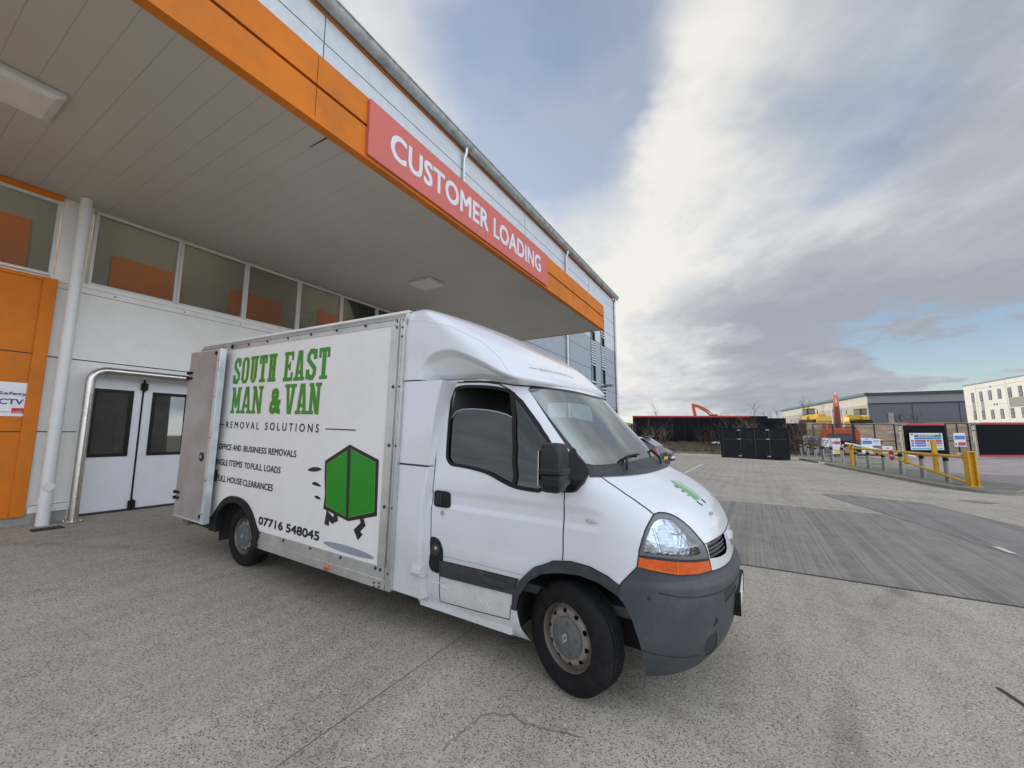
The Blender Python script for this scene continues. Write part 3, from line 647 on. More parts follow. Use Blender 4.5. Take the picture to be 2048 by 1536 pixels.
# the canopy
XF = -4.456
m = MB(); m.box(-9.58, XF - .04, -.7, 14.50, 5.555, 5.60); bpart(m, 'soffit', M_SOFF)
m = MB(); m.box(-9.58, XF - .09, -.7, 14.50, 5.61, 6.40); bpart(m, 'canopy_deck', M_CLADG)
for a, b in ((-.7, -.29), (-.28, 2.745), (2.755, 5.77), (5.78, 8.80), (8.81, 11.48), (11.49, 14.0), (14.01, 14.54)):
    m = MB(); m.box(XF - .04, XF, a, b, 5.60, 6.015); m.box(XF - .04, XF, a, b, 6.06, 6.48); bpart(m, 'fascia_panel', M_ORANGE)
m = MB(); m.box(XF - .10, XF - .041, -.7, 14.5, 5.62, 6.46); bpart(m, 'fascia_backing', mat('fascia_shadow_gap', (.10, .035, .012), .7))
m = MB(); m.box(XF - .12, XF + .012, -.7, 14.545, 5.535, 5.60); m.box(-9.58, XF, 14.505, 14.54, 5.54, 6.48); bpart(m, 'fascia_edge_trim', M_ORANGE)
m = MB()
for s in (3.01,): m.add([(XF - .06, s, 5.552), (XF - .05, s + .026, 5.552), (-4.95, s + .010, 5.552), (-4.96, s, 5.552)], [(0, 1, 2, 3)])
bpart(m, 'open_seam', M_GAP)
# ------------------------------------------------------------------ things on and by the building
for loc, lab in (((-6.94, .78, 5.55), 'large grey bulkhead light on the canopy soffit nearest the orange wall panel'), ((-6.97, 7.6, 5.55), 'small pale light fitting on the canopy soffit above the van roof')):
    t = thing('soffit_light', lab, 'light', loc, group='lights under the canopy')
    m = MB(); m.box(-.36, .36, -.30, .30, -.05, .005); m.build('base', mat('light_body', (.55, .54, .5), .5), t, bevel=.012)
    m = MB(); m.loft([[(sx * (.33 - k * .05), sy * (.27 - k * .05), -.05 - k * .04) for sx, sy in ((-1, -1), (1, -1), (1, 1), (-1, 1))] for k in (0, 1)]); m.build('diffuser', mat('light_diffuser', (.68, .66, .62), .35), t)
t = thing('fascia_sign', 'long salmon red CUSTOMER LOADING sign fixed across the orange canopy', 'sign', (XF, 6.5, 6.0))
mp = lambda dx: (lambda u, v, d=0: (dx + d, u - 6.5, v - 6.0))
m = MB(); m.box(.002, .055, 3.53 - 6.5, 6.505 - 6.5, -.42, .45); m.box(.002, .055, 6.51 - 6.5, 9.49 - 6.5, -.42, .45); m.build('board', M_SIGNR, t, bevel=.004)
text('lettering', 'CUSTOMER', 3.93, 6.60, 5.80, 6.235, mp(.0575), M_LETTER, t, bold=.028, space=1.03)
text('lettering', 'LOADING', 6.80, 9.06, 5.80, 6.235, mp(.0575), M_LETTER, t, bold=.028, space=1.03)
t = thing('notice_sign', 'white CCTV safety notice with small red emblem on the orange wall', 'sign', (-9.56, 1.2, 1.92))
m = MB(); m.box(.003, .010, .55 - 1.2, 1.675 - 1.2, 0, .51); m.build('board', M_SIGNW, t)
mp2 = lambda u, v, d=0: (.0125, u - 1.2, v - 1.92)
text('lettering', 'For your Safety', .86, 1.615, 2.225, 2.285, mp2, M_SNAVY, t, bold=.03)
text('lettering', 'we use CCTV', .86, 1.585, 2.095, 2.18, mp2, M_SNAVY, t, bold=.03)
m = MB(); m.box(.0105, .0125, 1.48 - 1.2, 1.60 - 1.2, .045, .125); m.build('emblem', M_RED, t)
text('emblem_lettering', 'safe', 1.495, 1.585, 1.975, 2.0, lambda u, v, d=0: (.0145, u - 1.2, v - 1.92), M_SIGNW, t)
m = MB(); m.box(.0105, .0122, .60 - 1.2, 1.46 - 1.2, .058, .066); m.build('underline', M_SRED, t)
t = thing('canopy_downpipe', 'thick white downpipe running up the wall beside the orange panel', 'pipe', (-9.36, 1.915, gz(-9.3)))
m = MB(); m.cyl((0, 0), .075, 0, 5.28, 24); m.build('pipe', M_PIPE, t, smooth='auto')
for z in (4.92, 2.85, 1.52, .32): m = MB(); m.cyl((0, 0), .083, z, z + .10, 24); m.build('collar', M_PIPE, t, smooth='auto')
m = MB(); m.tube([(.070, 0, .58), (.088, 0, .58)], .062, 18)
for k in range(12): m.tube([(.08, .06 * cos(k * pi / 6), .58 + .06 * sin(k * pi / 6)), (.092, .06 * cos(k * pi / 6), .58 + .06 * sin(k * pi / 6))], .010, 6)
m.build('rodding_eye', M_PIPE, t, smooth='auto')
t = thing('door_guard_rail', 'stainless steel tubular hoop guarding the white loading doors', 'guard rail', (-9.33, 2.23, gz(-9.33)))
m = MB(); r = .085; H = 2.44
pts = [(0, 0, 0), (0, 0, H - .2)] + [(0, .2 - .2 * cos(a), H - .2 + .2 * sin(a)) for a in [radians(q) for q in (15, 30, 45, 60, 75, 90)]] + [(0, 1.6, H)] + [(0, 1.68 + .2 * sin(a), H - .2 + .2 * cos(a)) for a in [radians(q) for q in (15, 30, 45, 60, 75, 90)]] + [(0, 1.88, 0)]
m.tube(pts, r * .72, 20); m.build('hoop', M_STEEL, t, smooth='auto')
for y in (0, 1.88):
    m = MB(); m.cyl((0, y), .14, .002, .016, 20)
    for k in range(4): m.cyl((.11 * cos(k * pi / 2 + .8), y + .11 * sin(k * pi / 2 + .8)), .014, .016, .04, 8)
    m.build('foot_plate', M_STEEL, t, smooth='auto')
g = thing('drain_grate', 'small dark drain grate at the foot of the white downpipe', 'drain', (-9.0, 1.9, gz(-9.0)))
m = MB(); m.box(-.10, .10, -.16, .16, .0, .010); m.build('frame', M_GAP, g)
m = MB()
for k in range(7): m.box(-.085, .085, -.14 + k * .042, -.12 + k * .042, .010, .018)
m.build('bars', mat('cast_iron', (.05, .045, .04), .8), g)
t = thing('wall_camera', 'small dark camera on a bracket near the far building corner', 'camera', (-9.6, 33.5, 3.66))
m = MB(); m.tube([(0, 0, 0), (.18, 0, .02)], .025, 8); m.build('bracket', M_BLACK, t); m = MB(); m.tube([(.16, .06, -.02), (.30, -.22, -.08)], .07, 10); m.build('housing', M_BLACK, t)
t = thing('wall_floodlight', 'flat grey floodlight sticking out beside the far stair windows', 'light', (-9.6, 30.1, 5.25))
m = MB(); m.box(0, .5, -.03, .03, 0, .05); m.build('arm', M_GAP, t); m = MB(); m.box(.3, .95, -.3, .3, .05, .17); m.build('lamp_head', mat('flood_body', (.22, .22, .22), .5), t, bevel=.02)
# ------------------------------------------------------------------ the removal van
# local frame: x forward, y to the van's left, z up; origin on the ground under the front axle
VF = Vector((0.99931521, -0.01584196, -0.03343852)); VU = Vector((0.0334343221, -0.000530028, 0.999440776)); VL = VU.cross(VF)
van = thing('removal_van', 'white box van with green lettering parked nose-out under the canopy', 'van')
van.matrix_world = Matrix(((VF.x, VL.x, VU.x, -1.075), (VF.y, VL.y, VU.y, 3.544), (VF.z, VL.z, VU.z, .004), (0, 0, 0, 1)))
XR = -1.32
CAB=[ # z, xn, w, xc, n
(.22,.72,.90,.20,3.0),(.255,.78,.935,.20,3.0),(.30,.83,.96,.18,2.9),(.36,.875,.978,.16,2.8),(.44,.905,.987,.14,2.7),(.55,.92,.992,.12,2.6),(.66,.93,.994,.11,2.55),(.72,.935,.994,.10,2.5),(.752,.928,.993,.10,2.5),(.778,.900,.991,.10,2.5),(.83,.888,.99,.10,2.5),(.90,.88,.99,.10,2.5),(.97,.865,.99,.09,2.5),(1.04,.84,.99,.08,2.5),(1.11,.80,.99,.06,2.5),(1.18,.745,.988,.03,2.5),(1.24,.67,.985,-.02,2.5),(1.29,.58,.981,-.08,2.5),(1.335,.485,.976,-.15,2.5),(1.37,.405,.971,-.21,2.5),(1.395,.355,.967,-.26,2.5),(1.43,.315,.963,-.30,2.5),(1.55,.205,.947,-.40,2.5),(1.70,.065,.925,-.53,2.5),(1.85,-.075,.902,-.66,2.5),(1.96,-.175,.884,-.75,2.5),(2.02,-.235,.874,-.80,2.6),(2.06,-.29,.866,-.85,2.7)]
CAPR=[(2.005,-.250,.945,-.78,2.6),(2.03,-.235,1.0,-.76,2.6),(2.06,-.25,1.03,-.76,2.6),(2.12,-.315,1.042,-.82,2.6),(2.22,-.425,1.046,-.92,2.65),(2.32,-.555,1.047,-1.02,2.7),(2.42,-.715,1.046,-1.13,2.75),(2.50,-.855,1.043,-1.22,2.75),(2.56,-.97,1.036,-1.29,2.75),(2.61,-1.075,1.022,-1.35,2.7),(2.65,-1.17,1.0,-1.40,2.7),(2.69,-1.275,.955,-1.45,2.6),(2.72,-1.365,.885,-1.485,2.5),(2.742,-1.44,.77,-1.505,2.4),(2.757,-1.50,.52,-1.514,2.3)]
def _interp(T,z):
    n=len(T)
    if z<=T[0][0]: return T[0][1:]
    if z>=T[-1][0]: return T[-1][1:]
    for i in range(n-1):
        if z<=T[i+1][0]: break
    a,b=T[i],T[i+1];h=b[0]-a[0];u=(z-a[0])/h
    def sl(i,j):
        if i<=0: return (T[1][j]-T[0][j])/(T[1][0]-T[0][0])
        if i>=n-1: return (T[-1][j]-T[-2][j])/(T[-1][0]-T[-2][0])
        h0=T[i][0]-T[i-1][0];h1=T[i+1][0]-T[i][0]
        d0=(T[i][j]-T[i-1][j])/h0;d1=(T[i+1][j]-T[i][j])/h1
        if d0*d1<=0: return 0.0
        return 3*(h0+h1)/((2*h1+h0)/d0+(h1+2*h0)/d1)
    o=[]
    for j in range(1,5):
        m0,m1=sl(i,j),sl(i+1,j)
        o.append((2*u**3-3*u*u+1)*a[j]+(u**3-2*u*u+u)*h*m0+(-2*u**3+3*u*u)*b[j]+(u**3-u*u)*h*m1)
    return o
def sstep(a,b,x):
    u=min(1,max(0,(x-a)/(b-a)));return u*u*(3-2*u)
def surf(T,t,z,xr=XR):
    xn,w,xc,n=_interp(T,z)
    if t<.5:
        x=xr+(xc-xr)*t/.5;y=w
    else:
        a=(t-.5)*math.pi;c,s=math.cos(a),math.sin(a)
        c=max(c,0.0);r=(c**n+s**n)**(-1/n)
        x=xc+(xn-xc)*r*s;y=w*r*c
    return x,y,z
ZA=[(-1.52,1.90),(-1.40,2.02),(-1.34,2.12),(-1.29,2.19),(-1.24,2.236),(-1.18,2.268),(-1.10,2.285),(-1.03,2.285),(-.95,2.268),(-.82,2.215),(-.70,2.16),(-.60,2.11),(-.5,2.06),(-.4,2.0),(-.3,1.9),(2,1.9)]
def za(x):
    for i in range(len(ZA)-1):
        if x<=ZA[i+1][0]: break
    a,b=ZA[i],ZA[i+1];u=min(1,max(0,(x-a[0])/(b[0]-a[0])))
    return a[1]+(b[1]-a[1])*u
def cab(t,z):
    x,y,z=surf(CAB,t,z)
    # shallow channel along the flank
    if z<1.3:
        k=sstep(1.03,1.075,z)*(1-sstep(1.125,1.18,z))*(1-sstep(.12,.26,x))
        y-=.010*k
    return x,-y,z
def cap(t,z):
    x,y,z=surf(CAPR,t,z,-1.53)
    d=za(x)-z
    y-=(.060*sstep(-.01,.075,d)+.05*sstep(.03,.25,d))*sstep(-1.46,-1.24,x)*sstep(.55,.80,y)
    w=(1-sstep(-1.36,-1.22,x))*(1-sstep(2.2,2.45,z))
    if y>.8: y+=(1.037-y)*w
    z+=.05*(1-sstep(.42,.72,t))*(1-sstep(2.0,2.35,z))
    return x,-y,z
def t_from_x(fn,x,z):
    lo,hi=0.,1.
    for _ in range(40):
        m=(lo+hi)/2
        if fn(m,z)[0]<x: lo=m
        else: hi=m
    return (lo+hi)/2
def t_from_y(fn,y,z): # y negative near side
    lo,hi=.5,1.
    for _ in range(40):
        m=(lo+hi)/2
        if fn(m,z)[1]<y: lo=m
        else: hi=m
    return (lo+hi)/2

def surf_normal(fn, t, z):
    t0, t1 = max(0, t - .004), min(1, t + .004); e = .006
    a = Vector(fn(t1, z)) - Vector(fn(t0, z)); b = Vector(fn(t, z + e)) - Vector(fn(t, z - e))
    n = a.cross(b)
    if n.length < 1e-9: return Vector((1, 0, 0))
    n.normalize()
    if t > .9985: n.y = 0; n.normalize()
    return n
# arc-length scale for z so that shallow surfaces get enough faces
def qtable(T):
    q = [0.0]; zz = [T[0][0]]; N = 160; p = None
    out = []
    for i in range(N + 1):
        z = T[0][0] + (T[-1][0] - T[0][0]) * i / N; xn = _interp(T, z)[0]
        if p: out.append((z, out[-1][1] + math.hypot(z - p[0], xn - p[1])))
        else: out.append((z, 0.0))
        p = (z, xn)
    return out
def lut(tab, x, a, b):
    lo, hi = 0, len(tab) - 1
    if x <= tab[0][a]: return tab[0][b]
    if x >= tab[-1][a]: return tab[-1][b]
    while hi - lo > 1:
        md = (lo + hi) // 2
        if tab[md][a] <= x: lo = md
        else: hi = md
    u = (x - tab[lo][a]) / (tab[hi][a] - tab[lo][a]); return tab[lo][b] + u * (tab[hi][b] - tab[lo][b])
TS = 2.6
def subdiv(poly, d=.035):
    out = []
    for i, p in enumerate(poly):
        q = poly[(i + 1) % len(poly)]; n = max(1, int(math.hypot(q[0] - p[0], q[1] - p[1]) / d))
        for k in range(n): out.append((p[0] + (q[0] - p[0]) * k / n, p[1] + (q[1] - p[1]) * k / n))
    return out
class Skin:
    """body surface cut into regions given as (t, z) polygons"""
    def __init__(s, fn, T, regions, dt=.035, dq=.035):
        s.fn = fn; s.tab = qtable(T); s.names = [r[0] for r in regions]
        s.polys = [subdiv([(p[0] * TS, lut(s.tab, p[1], 0, 1)) for p in r[1]]) for r in regions]
        V = []; E = []
        for p in s.polys:
            b = len(V); n = len(p); V += [Vector((min(max(q[0], 0), TS), q[1])) for q in p]; E += [(b + i, b + (i + 1) % n) for i in range(n)]
        Q = s.tab[-1][1]; nt = int(TS / dt); nq = int(Q / dq)
        for i in range(nt + 1):
            for j in range(nq + 1): V.append(Vector((TS * i / nt, Q * j / nq)))
        r = geometry.delaunay_2d_cdt(V, E, [], 0, 1e-5, False)
        s.v = r[0]; s.tri = {}
        for f in r[2]:
            c = sum((s.v[i] for i in f), Vector((0, 0))) / 3
            k = next((nm for nm, p in zip(s.names, s.polys) if pip(c, p)), 'body')
            s.tri.setdefault(k, []).append(tuple(f))
    def emit(s, m, key, sides=(1, -1), off=0.0, skirt=False):
        """add region(s) to builder m with true normals; returns normals"""
        nrm = []; keys = (key,) if isinstance(key, str) else key
        for sd in sides:
            fs = [f for k in keys for f in s.tri.get(k, [])]
            used = sorted({i for f in fs for i in f}); ix = {}
            b = len(m.v); base = {}
            for i in used:
                t = s.v[i][0] / TS; z = lut(s.tab, s.v[i][1], 1, 0)
                P = Vector(s.fn(t, z)); n = surf_normal(s.fn, t, z); base[i] = (P, n)
                Q = P + n * off
                if sd < 0: Q.y = -Q.y; n = Vector((n.x, -n.y, n.z))
                ix[i] = len(m.v); m.v.append(tuple(Q)); nrm.append(n)
            for f in fs:
                t = tuple(ix[i] for i in f)
                a, b2, c = (Vector(m.v[k]) for k in t)
                if (b2 - a).cross(c - a).dot(nrm[t[0]]) < 0: t = t[::-1]
                m.f.append(t)
            if skirt:
                cnt = {}
                for f in fs:
                    for a, b2 in ((f[0], f[1]), (f[1], f[2]), (f[2], f[0])): cnt.setdefault(frozenset((a, b2)), []).append((a, b2))
                for e in cnt.values():
                    if len(e) == 1:
                        a, b2 = e[0]; k = len(m.v)
                        for i in (a, b2):
                            P, n = base[i]
                            for o in (off, -.004 if off > 0 else 0):
                                Q = P + n * o; Q = Vector((Q.x, Q.y * (1 if sd > 0 else -1), Q.z)); m.v.append(tuple(Q))
                        tn = (Vector(m.v[k + 2]) - Vector(m.v[k])).cross(Vector(m.v[k + 1]) - Vector(m.v[k])); tn = tn.normalized() if tn.length > 1e-9 else Vector((0, 0, 1))
                        nrm += [tn] * 4; m.f.append((k, k + 1, k + 3, k + 2))
        return nrm
    def part(s, name, key, mt, parent, sides=(1, -1), off=0.0, skirt=False):
        m = MB(); n = s.emit(m, key, sides, off, skirt); o = m.build(name, mt, parent, recalc=False)
        o.data.shade_smooth(); 
        if len(o.data.vertices) == len(n): o.data.normals_split_custom_set_from_vertices(n)
        return o
def strip(m, fn, pts, w, off=.0015, closed=False, side=1, d=.03):
    """dark line along a path on the body surface"""
    P = []
    seg = list(zip(pts, pts[1:] + ([pts[0]] if closed else [])))
    if not closed: seg = seg[:len(pts) - 1]
    for a, b in seg:
        A = Vector(fn(*a)); B = Vector(fn(*b)); n = max(1, int((A - B).length / d))
        P += [(a[0] + (b[0] - a[0]) * k / n, a[1] + (b[1] - a[1]) * k / n) for k in range(n)]
    P.append(pts[0] if closed else pts[-1])
    X = [Vector(fn(*p)) for p in P]; b0 = len(m.v)
    for i, p in enumerate(P):
        n = surf_normal(fn, *p); t = (X[min(i + 1, len(X) - 1)] - X[max(i - 1, 0)])
        if closed and (i == 0 or i == len(P) - 1): t = X[1] - X[-2]
        if t.length < 1e-7: t = Vector((1, 0, 0))
        sdv = n.cross(t.normalized())
        for q in (-1, 1):
            Q = X[i] + n * off + sdv * (w / 2 * q); m.v.append((Q.x, Q.y * side, Q.z))
    for i in range(len(P) - 1): m.f.append((b0 + 2 * i, b0 + 2 * i + 1, b0 + 2 * i + 3, b0 + 2 * i + 2))
    return m
# outlines read off the van, as (t, z) on its skin
T_ = lambda z: t_from_x(cab, -.036, z)
HEADL = [(.6373, .928), (.6412, .9604), (.6536, 1.0242), (.6683, 1.0782), (.6826, 1.1137), (.7000, 1.150), (.7095, 1.1652), (.724, 1.173), (.7388, 1.1705), (.7518, 1.160), (.7629, 1.1415), (.7728, 1.1136), (.781, 1.0834), (.7898, 1.0431), (.799, 1.0016), (.807, .962), (.810, .9262), (.8115, .8875), (.764, .895), (.7249, .905), (.6814, .9195)]
LENS = [(.6515, .9469), (.6548, .9803), (.6653, 1.0343), (.6836, 1.0921), (.6966, 1.1183), (.7102, 1.1353), (.7279, 1.1470), (.7413, 1.1430), (.7526, 1.1248), (.7609, 1.0946), (.7694, 1.0487), (.7773, 1.0064), (.7849, .9634), (.7879, .9307), (.7751, .9239), (.7493, .9244), (.7173, .9317), (.6844, .9393)]
INDI = [(.6365, .9222), (.6808, .9125), (.7244, .900), (.7636, .8890), (.8113, .8820), (.8133, .8502), (.8141, .8155), (.7701, .8124), (.7211, .8202), (.6733, .841), (.6314, .8606)]
BUMP = [(.5885, .7464), (.6095, .8008), (.6314, .8606), (.6733, .841), (.7211, .8202), (.7701, .8124), (.8139, .811), (.8611, .806), (.9135, .803), (1.0, .802), (1.0, .2205), (.645, .2205), (.6357, .319), (.6223, .458), (.6102, .569), (.5943, .6456), (.5771, .6944)]
GRIL = [(.8135, .970), (.8498, .9815), (.9228, .9864), (.9235, .9365), (.9187, .8884), (.9016, .8700), (.8622, .8723), (.8150, .8870)]
DOOR = [(.1431, 2.0384), (.118, 1.92), (.0908, 1.7645), (.0644, 1.4348), (.0503, 1.1609), (.0475, .9609), (.0509, .7806), (.0666, .6444), (.0880, .5369), (.0843, .3254), (.1985, .338), (.2988, .3549), (.3095, .458), (.3198, .5591), (.3388, .6395), (.3814, .7501), (.4263, .8122), (.4512, .8264), (T_(.93), .93), (T_(1.03), 1.03), (T_(1.08), 1.08), (T_(1.13), 1.13), (T_(1.2), 1.2), (.503, 1.2607), (.6042, 1.4315), (.6226, 1.5632), (.6327, 1.7021), (.6289, 1.8804), (.6072, 1.9668), (.5763, 2.0159), (.5300, 2.030), (.4796, 2.0371)]
WIND = [(.2242, 1.9839), (.2759, 2.0004), (.3726, 2.0026), (.4919, 1.9955), (.5438, 1.9852), (.5718, 1.9743), (.5954, 1.9575), (.6119, 1.9344), (.6228, 1.819), (.6243, 1.6914), (.6227, 1.5768), (.5944, 1.4662), (.540, 1.365), (.479, 1.300), (.4277, 1.2537), (.4114, 1.2498), (.3789, 1.2523), (.3482, 1.2609), (.3169, 1.2918), (.2922, 1.3255), (.2635, 1.3458), (.2099, 1.3632), (.1602, 1.3705), (.1385, 1.3765), (.1264, 1.4063), (.124, 1.4447), (.1307, 1.5635), (.1473, 1.7395), (.1774, 1.9066), (.197, 1.956)]
GLINE = [(.11, 1.70), (.1599, 1.7534), (.1905, 1.7949), (.2398, 1.8158), (.3202, 1.8194), (.4065, 1.813), (.4832, 1.7972), (.5204, 1.7785), (.5415, 1.7541)]
WSCR = [(.6788, 1.9723), (.6926, 1.983), (.7665, 1.983), (.8385, 1.976), (.92, 1.968), (1.0, 1.9605), (1.0, 1.462), (.9156, 1.4601), (.8256, 1.4475), (.7665, 1.4399), (.7138, 1.4364), (.694, 1.446), (.690, 1.50), (.686, 1.60), (.684, 1.72), (.6825, 1.897)]
BAND = [(.6788, 1.9723), (.6801, 1.897), (.674, 1.7104), (.6714, 1.5635), (.6710, 1.4306), (.6655, 1.3821), (.693, 1.3789), (.7322, 1.379), (.7794, 1.3798), (.8403, 1.3813), (.9075, 1.3844), (1.0, 1.386), (1.0, 1.9745), (.92, 1.980), (.8385, 1.9865), (.7665, 1.9935), (.6926, 1.9935)]
BONN = [(.6940, 1.3789), (.6886, 1.3309), (.6878, 1.275), (.6955, 1.2206), (.7075, 1.1652), (.724, 1.173), (.7388, 1.1705), (.7518, 1.160), (.7629, 1.1415), (.7728, 1.1136), (.781, 1.0834), (.7898, 1.0431), (.799, 1.0016), (.8075, .976), (.8503, .9850), (.9228, .9905), (1.0, .9925), (1.0, 1.386), (.9075, 1.3844), (.8403, 1.3813), (.7794, 1.3798), (.7322, 1.379)]
FLAR = [(.3198, .5591), (.3388, .6395), (.3814, .7501), (.4263, .8122), (.4699, .8323), (.52, .8244), (.5637, .7883), (.5884, .7462), (.5773, .697), (.544, .7398), (.4947, .7608), (.4462, .7485), (.4018, .7169), (.3664, .6559), (.3374, .5412), (.3235, .4355), (.3120, .4355)]
ARCH = [(.5773, .697), (.544, .7398), (.4947, .7608), (.4462, .7485), (.4018, .7169), (.3664, .6559), (.3374, .5412), (.3235, .4355), (.325, .32), (.335, .2205), (.645, .2205), (.6357, .319), (.6223, .458), (.6102, .569), (.5943, .6456)]
TRIM = [(.0882, .6371), (.2213, .6419), (.3347, .6436), (.3250, .59), (.3179, .5351), (.2053, .5277), (.0892, .522)]
FOG = [(.806, .475), (.7796, .458), (.7707, .4052), (.7829, .345), (.812, .335), (.8156, .3766), (.8127, .4193)]
SLOT = [(.8326, .69), (.8849, .6979), (.9197, .6473), (.8406, .6181)]
HOOK = [(.804, .5575), (.7938, .5195), (.7991, .5023), (.8129, .5281)]
HOLE = [(.6483 + .0042 * cos(a), .6923 + .013 * sin(a)) for a in [pi * k / 5 for k in range(10)]]
def above(poly, line):  # open part of the dropped side window
    return poly
import_regions = [('arch', ARCH), ('flare', FLAR), ('lens', LENS), ('headlight', HEADL), ('indicator', INDI), ('grille', GRIL), ('fog', FOG), ('slot', SLOT), ('hook', HOOK), ('hole', HOLE), ('bumper', BUMP), ('window', smoothpoly(WIND, 3)), ('glass', WSCR), ('band', BAND), ('trim', TRIM), ('door', DOOR), ('bonnet', BONN)]
SK = Skin(cab, CAB, import_regions, .032, .02)
body = SK.part('cab_body', 'body', M_VAN, van)
bonnet = SK.part('bonnet', 'bonnet', M_VAN, van)
bumper = SK.part('bumper', 'bumper', M_BUMP, van)
for sd in (1, -1):
    for k in ('fog', 'slot', 'hook'): SK.part(k + '_recess', k, mat('recess_shade_plastic', (.022, .026, .033), .6, var=.1), bumper, sides=(sd,), off=-.003)  # darker plastic colour stands for the shade of deeper recesses
    SK.part('sensor_hole', 'hole', M_GAP, bumper, sides=(sd,), off=-.003)
m = MB()
for s in (1, -1): strip(m, cab, [(.6671, .7283), (.7086, .7062), (.7526, .6957), (.7957, .6947), (.8849, .6979), (1, .70)], .008, side=s); strip(m, cab, [(.627, .40), (.70, .375), (.76, .365)], .006, side=s)
m.build('crease_shade', mat('bumper_crease_shade', (.022, .026, .032), .6), bumper, recalc=False)  # dark ribbons put the groove's shade into the colour
doors = []
for s in (1, -1):
    d = SK.part('door', 'door', M_VAN, van, sides=(s,)); doors.append(d)
    SK.part('rubbing_strip', 'trim', M_GREYP, d, sides=(s,), off=.014, skirt=True)
    fl = SK.part('wheel_arch_trim', 'flare', M_GREYP, van, sides=(s,), off=.016, skirt=True)
    h = SK.part('headlight', 'headlight', mat('lamp_bezel', (.13, .135, .14), .35, var=.1, coat=.5), van, sides=(s,))
    SK.part('reflector', 'lens', M_CHROME, h, sides=(s,), off=-.022, skirt=True)
    SK.part('lens_cover', 'lens', M_CLEAR, h, sides=(s,), off=.001)
    m = MB()
    for k in range(20):    # fluted bars of the lens
        zz = .955 + k * .008
        strip(m, cab, [(.694 + (.02 * max(0, k - 12) / 8), zz), (.736 - .0005 * k, zz - .002)], .0032, off=-.010, side=s)
    for k in range(9):
        zz = 1.075 + k * .007; strip(m, cab, [(.728, zz + .004), (.757 - .0012 * k, zz - .006)], .003, off=-.010, side=s)
    m.build('fluting', mat('lens_fluting', (.72, .74, .76), .2, .4), h, recalc=False)
    m = MB(); strip(m, cab, [(.690, .945), (.691, 1.09)], .004, off=-.006, side=s); strip(m, cab, [(.74, .93), (.739, .98), (.748, 1.03), (.756, 1.07)], .006, off=-.006, side=s); strip(m, cab, [(.727, 1.06), (.745, 1.045), (.765, 1.06)], .006, off=-.006, side=s)
    m.build('inner_edges', mat('lamp_shadow', (.20, .22, .25), .3), h, recalc=False)
    i_ = SK.part('indicator', 'indicator', M_AMBER, van, sides=(s,), off=.002)
    m = MB(); strip(m, cab, [(.722, .898), (.7205, .823)], .006, off=.0035, side=s); strip(m, cab, [(.64, .872), (.672, .851), (.72, .829)], .006, off=.0035, side=s); m.build('rib', mat('amber_rib', (.80, .20, .02), .3), i_, recalc=False)
    m = MB(); strip(m, cab, HEADL, .010, off=.0015, closed=True, side=s); strip(m, cab, INDI, .008, off=.003, closed=True, side=s); m.build('lamp_seal', M_GAP, van, recalc=False)
    g = SK.part('grille', 'grille', M_GAP, van, sides=(s,), off=-.045, skirt=True)
    m = MB()
    for k in range(4):
        z0 = .893 + k * .024
        strip(m, cab, [(.816, z0 - .004), (.86, z0 + .001), (.90, z0 + .006), (.9215, z0 + .010)], .013, off=-.012 - .004 * (k % 2), side=s)
    m.build('slat', mat('grille_slat', (.075, .08, .088), .45), g, recalc=False)
    # side window: rubber, glass wound part of the way down, quarter light
    m = MB(); strip(m, cab, smoothpoly(WIND, 3), .026, off=.004, closed=True, side=s); strip(m, cab, [(.3445, 1.258), (.4237, 1.4086), (.4858, 1.5869), (.5588, 1.7717), (.6068, 1.945)], .034, off=.005, side=s); m.build('window_rubber', M_BLACK, d, recalc=False)
m = MB()
for s in (1, -1):
    gpoly = [p for p in smoothpoly(WIND, 3)]
bar = [(.3445, 1.258), (.4237, 1.4086), (.4858, 1.5869), (.5588, 1.7717), (.6068, 1.945)]
def bar_t(z):
    for a, b in zip(bar, bar[1:]):
        if z <= b[1]: return a[0] + (b[0] - a[0]) * max(0, (z - a[1]) / (b[1] - a[1]))
    return bar[-1][0]
def gl_top(t):
    if t <= GLINE[0][0]: return GLINE[0][1]
    for a, b in zip(GLINE, GLINE[1:]):
        if t <= b[0]: return a[1] + (b[1] - a[1]) * (t - a[0]) / (b[0] - a[0])
    return GLINE[-1][1] - (t - GLINE[-1][0]) * 1.2
allw = SK.tri['window']
def cz(f):
    c = sum((SK.v[i] for i in f), Vector((0, 0))) / 3; return c[0] / TS, lut(SK.tab, c[1], 1, 0)
SK.tri['quarter'] = [f for f in allw if cz(f)[0] > bar_t(cz(f)[1])]
# the dropped pane gets its own clean top edge
pane_poly = [p for p in smoothpoly(WIND, 3)]
SKP = Skin(cab, CAB, [('above', [(.05, 2.05)] + [(.05, 1.66)] + GLINE + [(.62, 1.66), (.62, 2.05)]), ('window', smoothpoly(WIND, 3))], .06, .06)
SKP.tri['pane'] = [f for f in SKP.tri['window'] if (sum((SKP.v[i] for i in f), Vector((0, 0))) / 3)[0] / TS < bar_t(lut(SKP.tab, (sum((SKP.v[i] for i in f), Vector((0, 0))) / 3)[1], 1, 0))]
CABGLASS = glass('cab_glass', (.10, .13, .12), .035)
for s, d in zip((1, -1), doors):
    SKP.part('side_glass', 'pane', CABGLASS, d, sides=(s,), off=-.012)
    SK.part('quarter_light', 'quarter', CABGLASS, d, sides=(s,), off=-.006)
m = MB(); strip(m, cab, GLINE, .008, off=-.011); m.build('glass_edge', mat('glass_edge', (.30, .38, .36), .3), doors[0], recalc=False)
ws = SK.part('windscreen', 'glass', glass('windscreen_glass', (.46, .60, .58), .30), van, off=.001)
SK.part('windscreen_border', 'band', mat('black_frit', (.02, .02, .022), .35), van, off=.002)
m = MB()
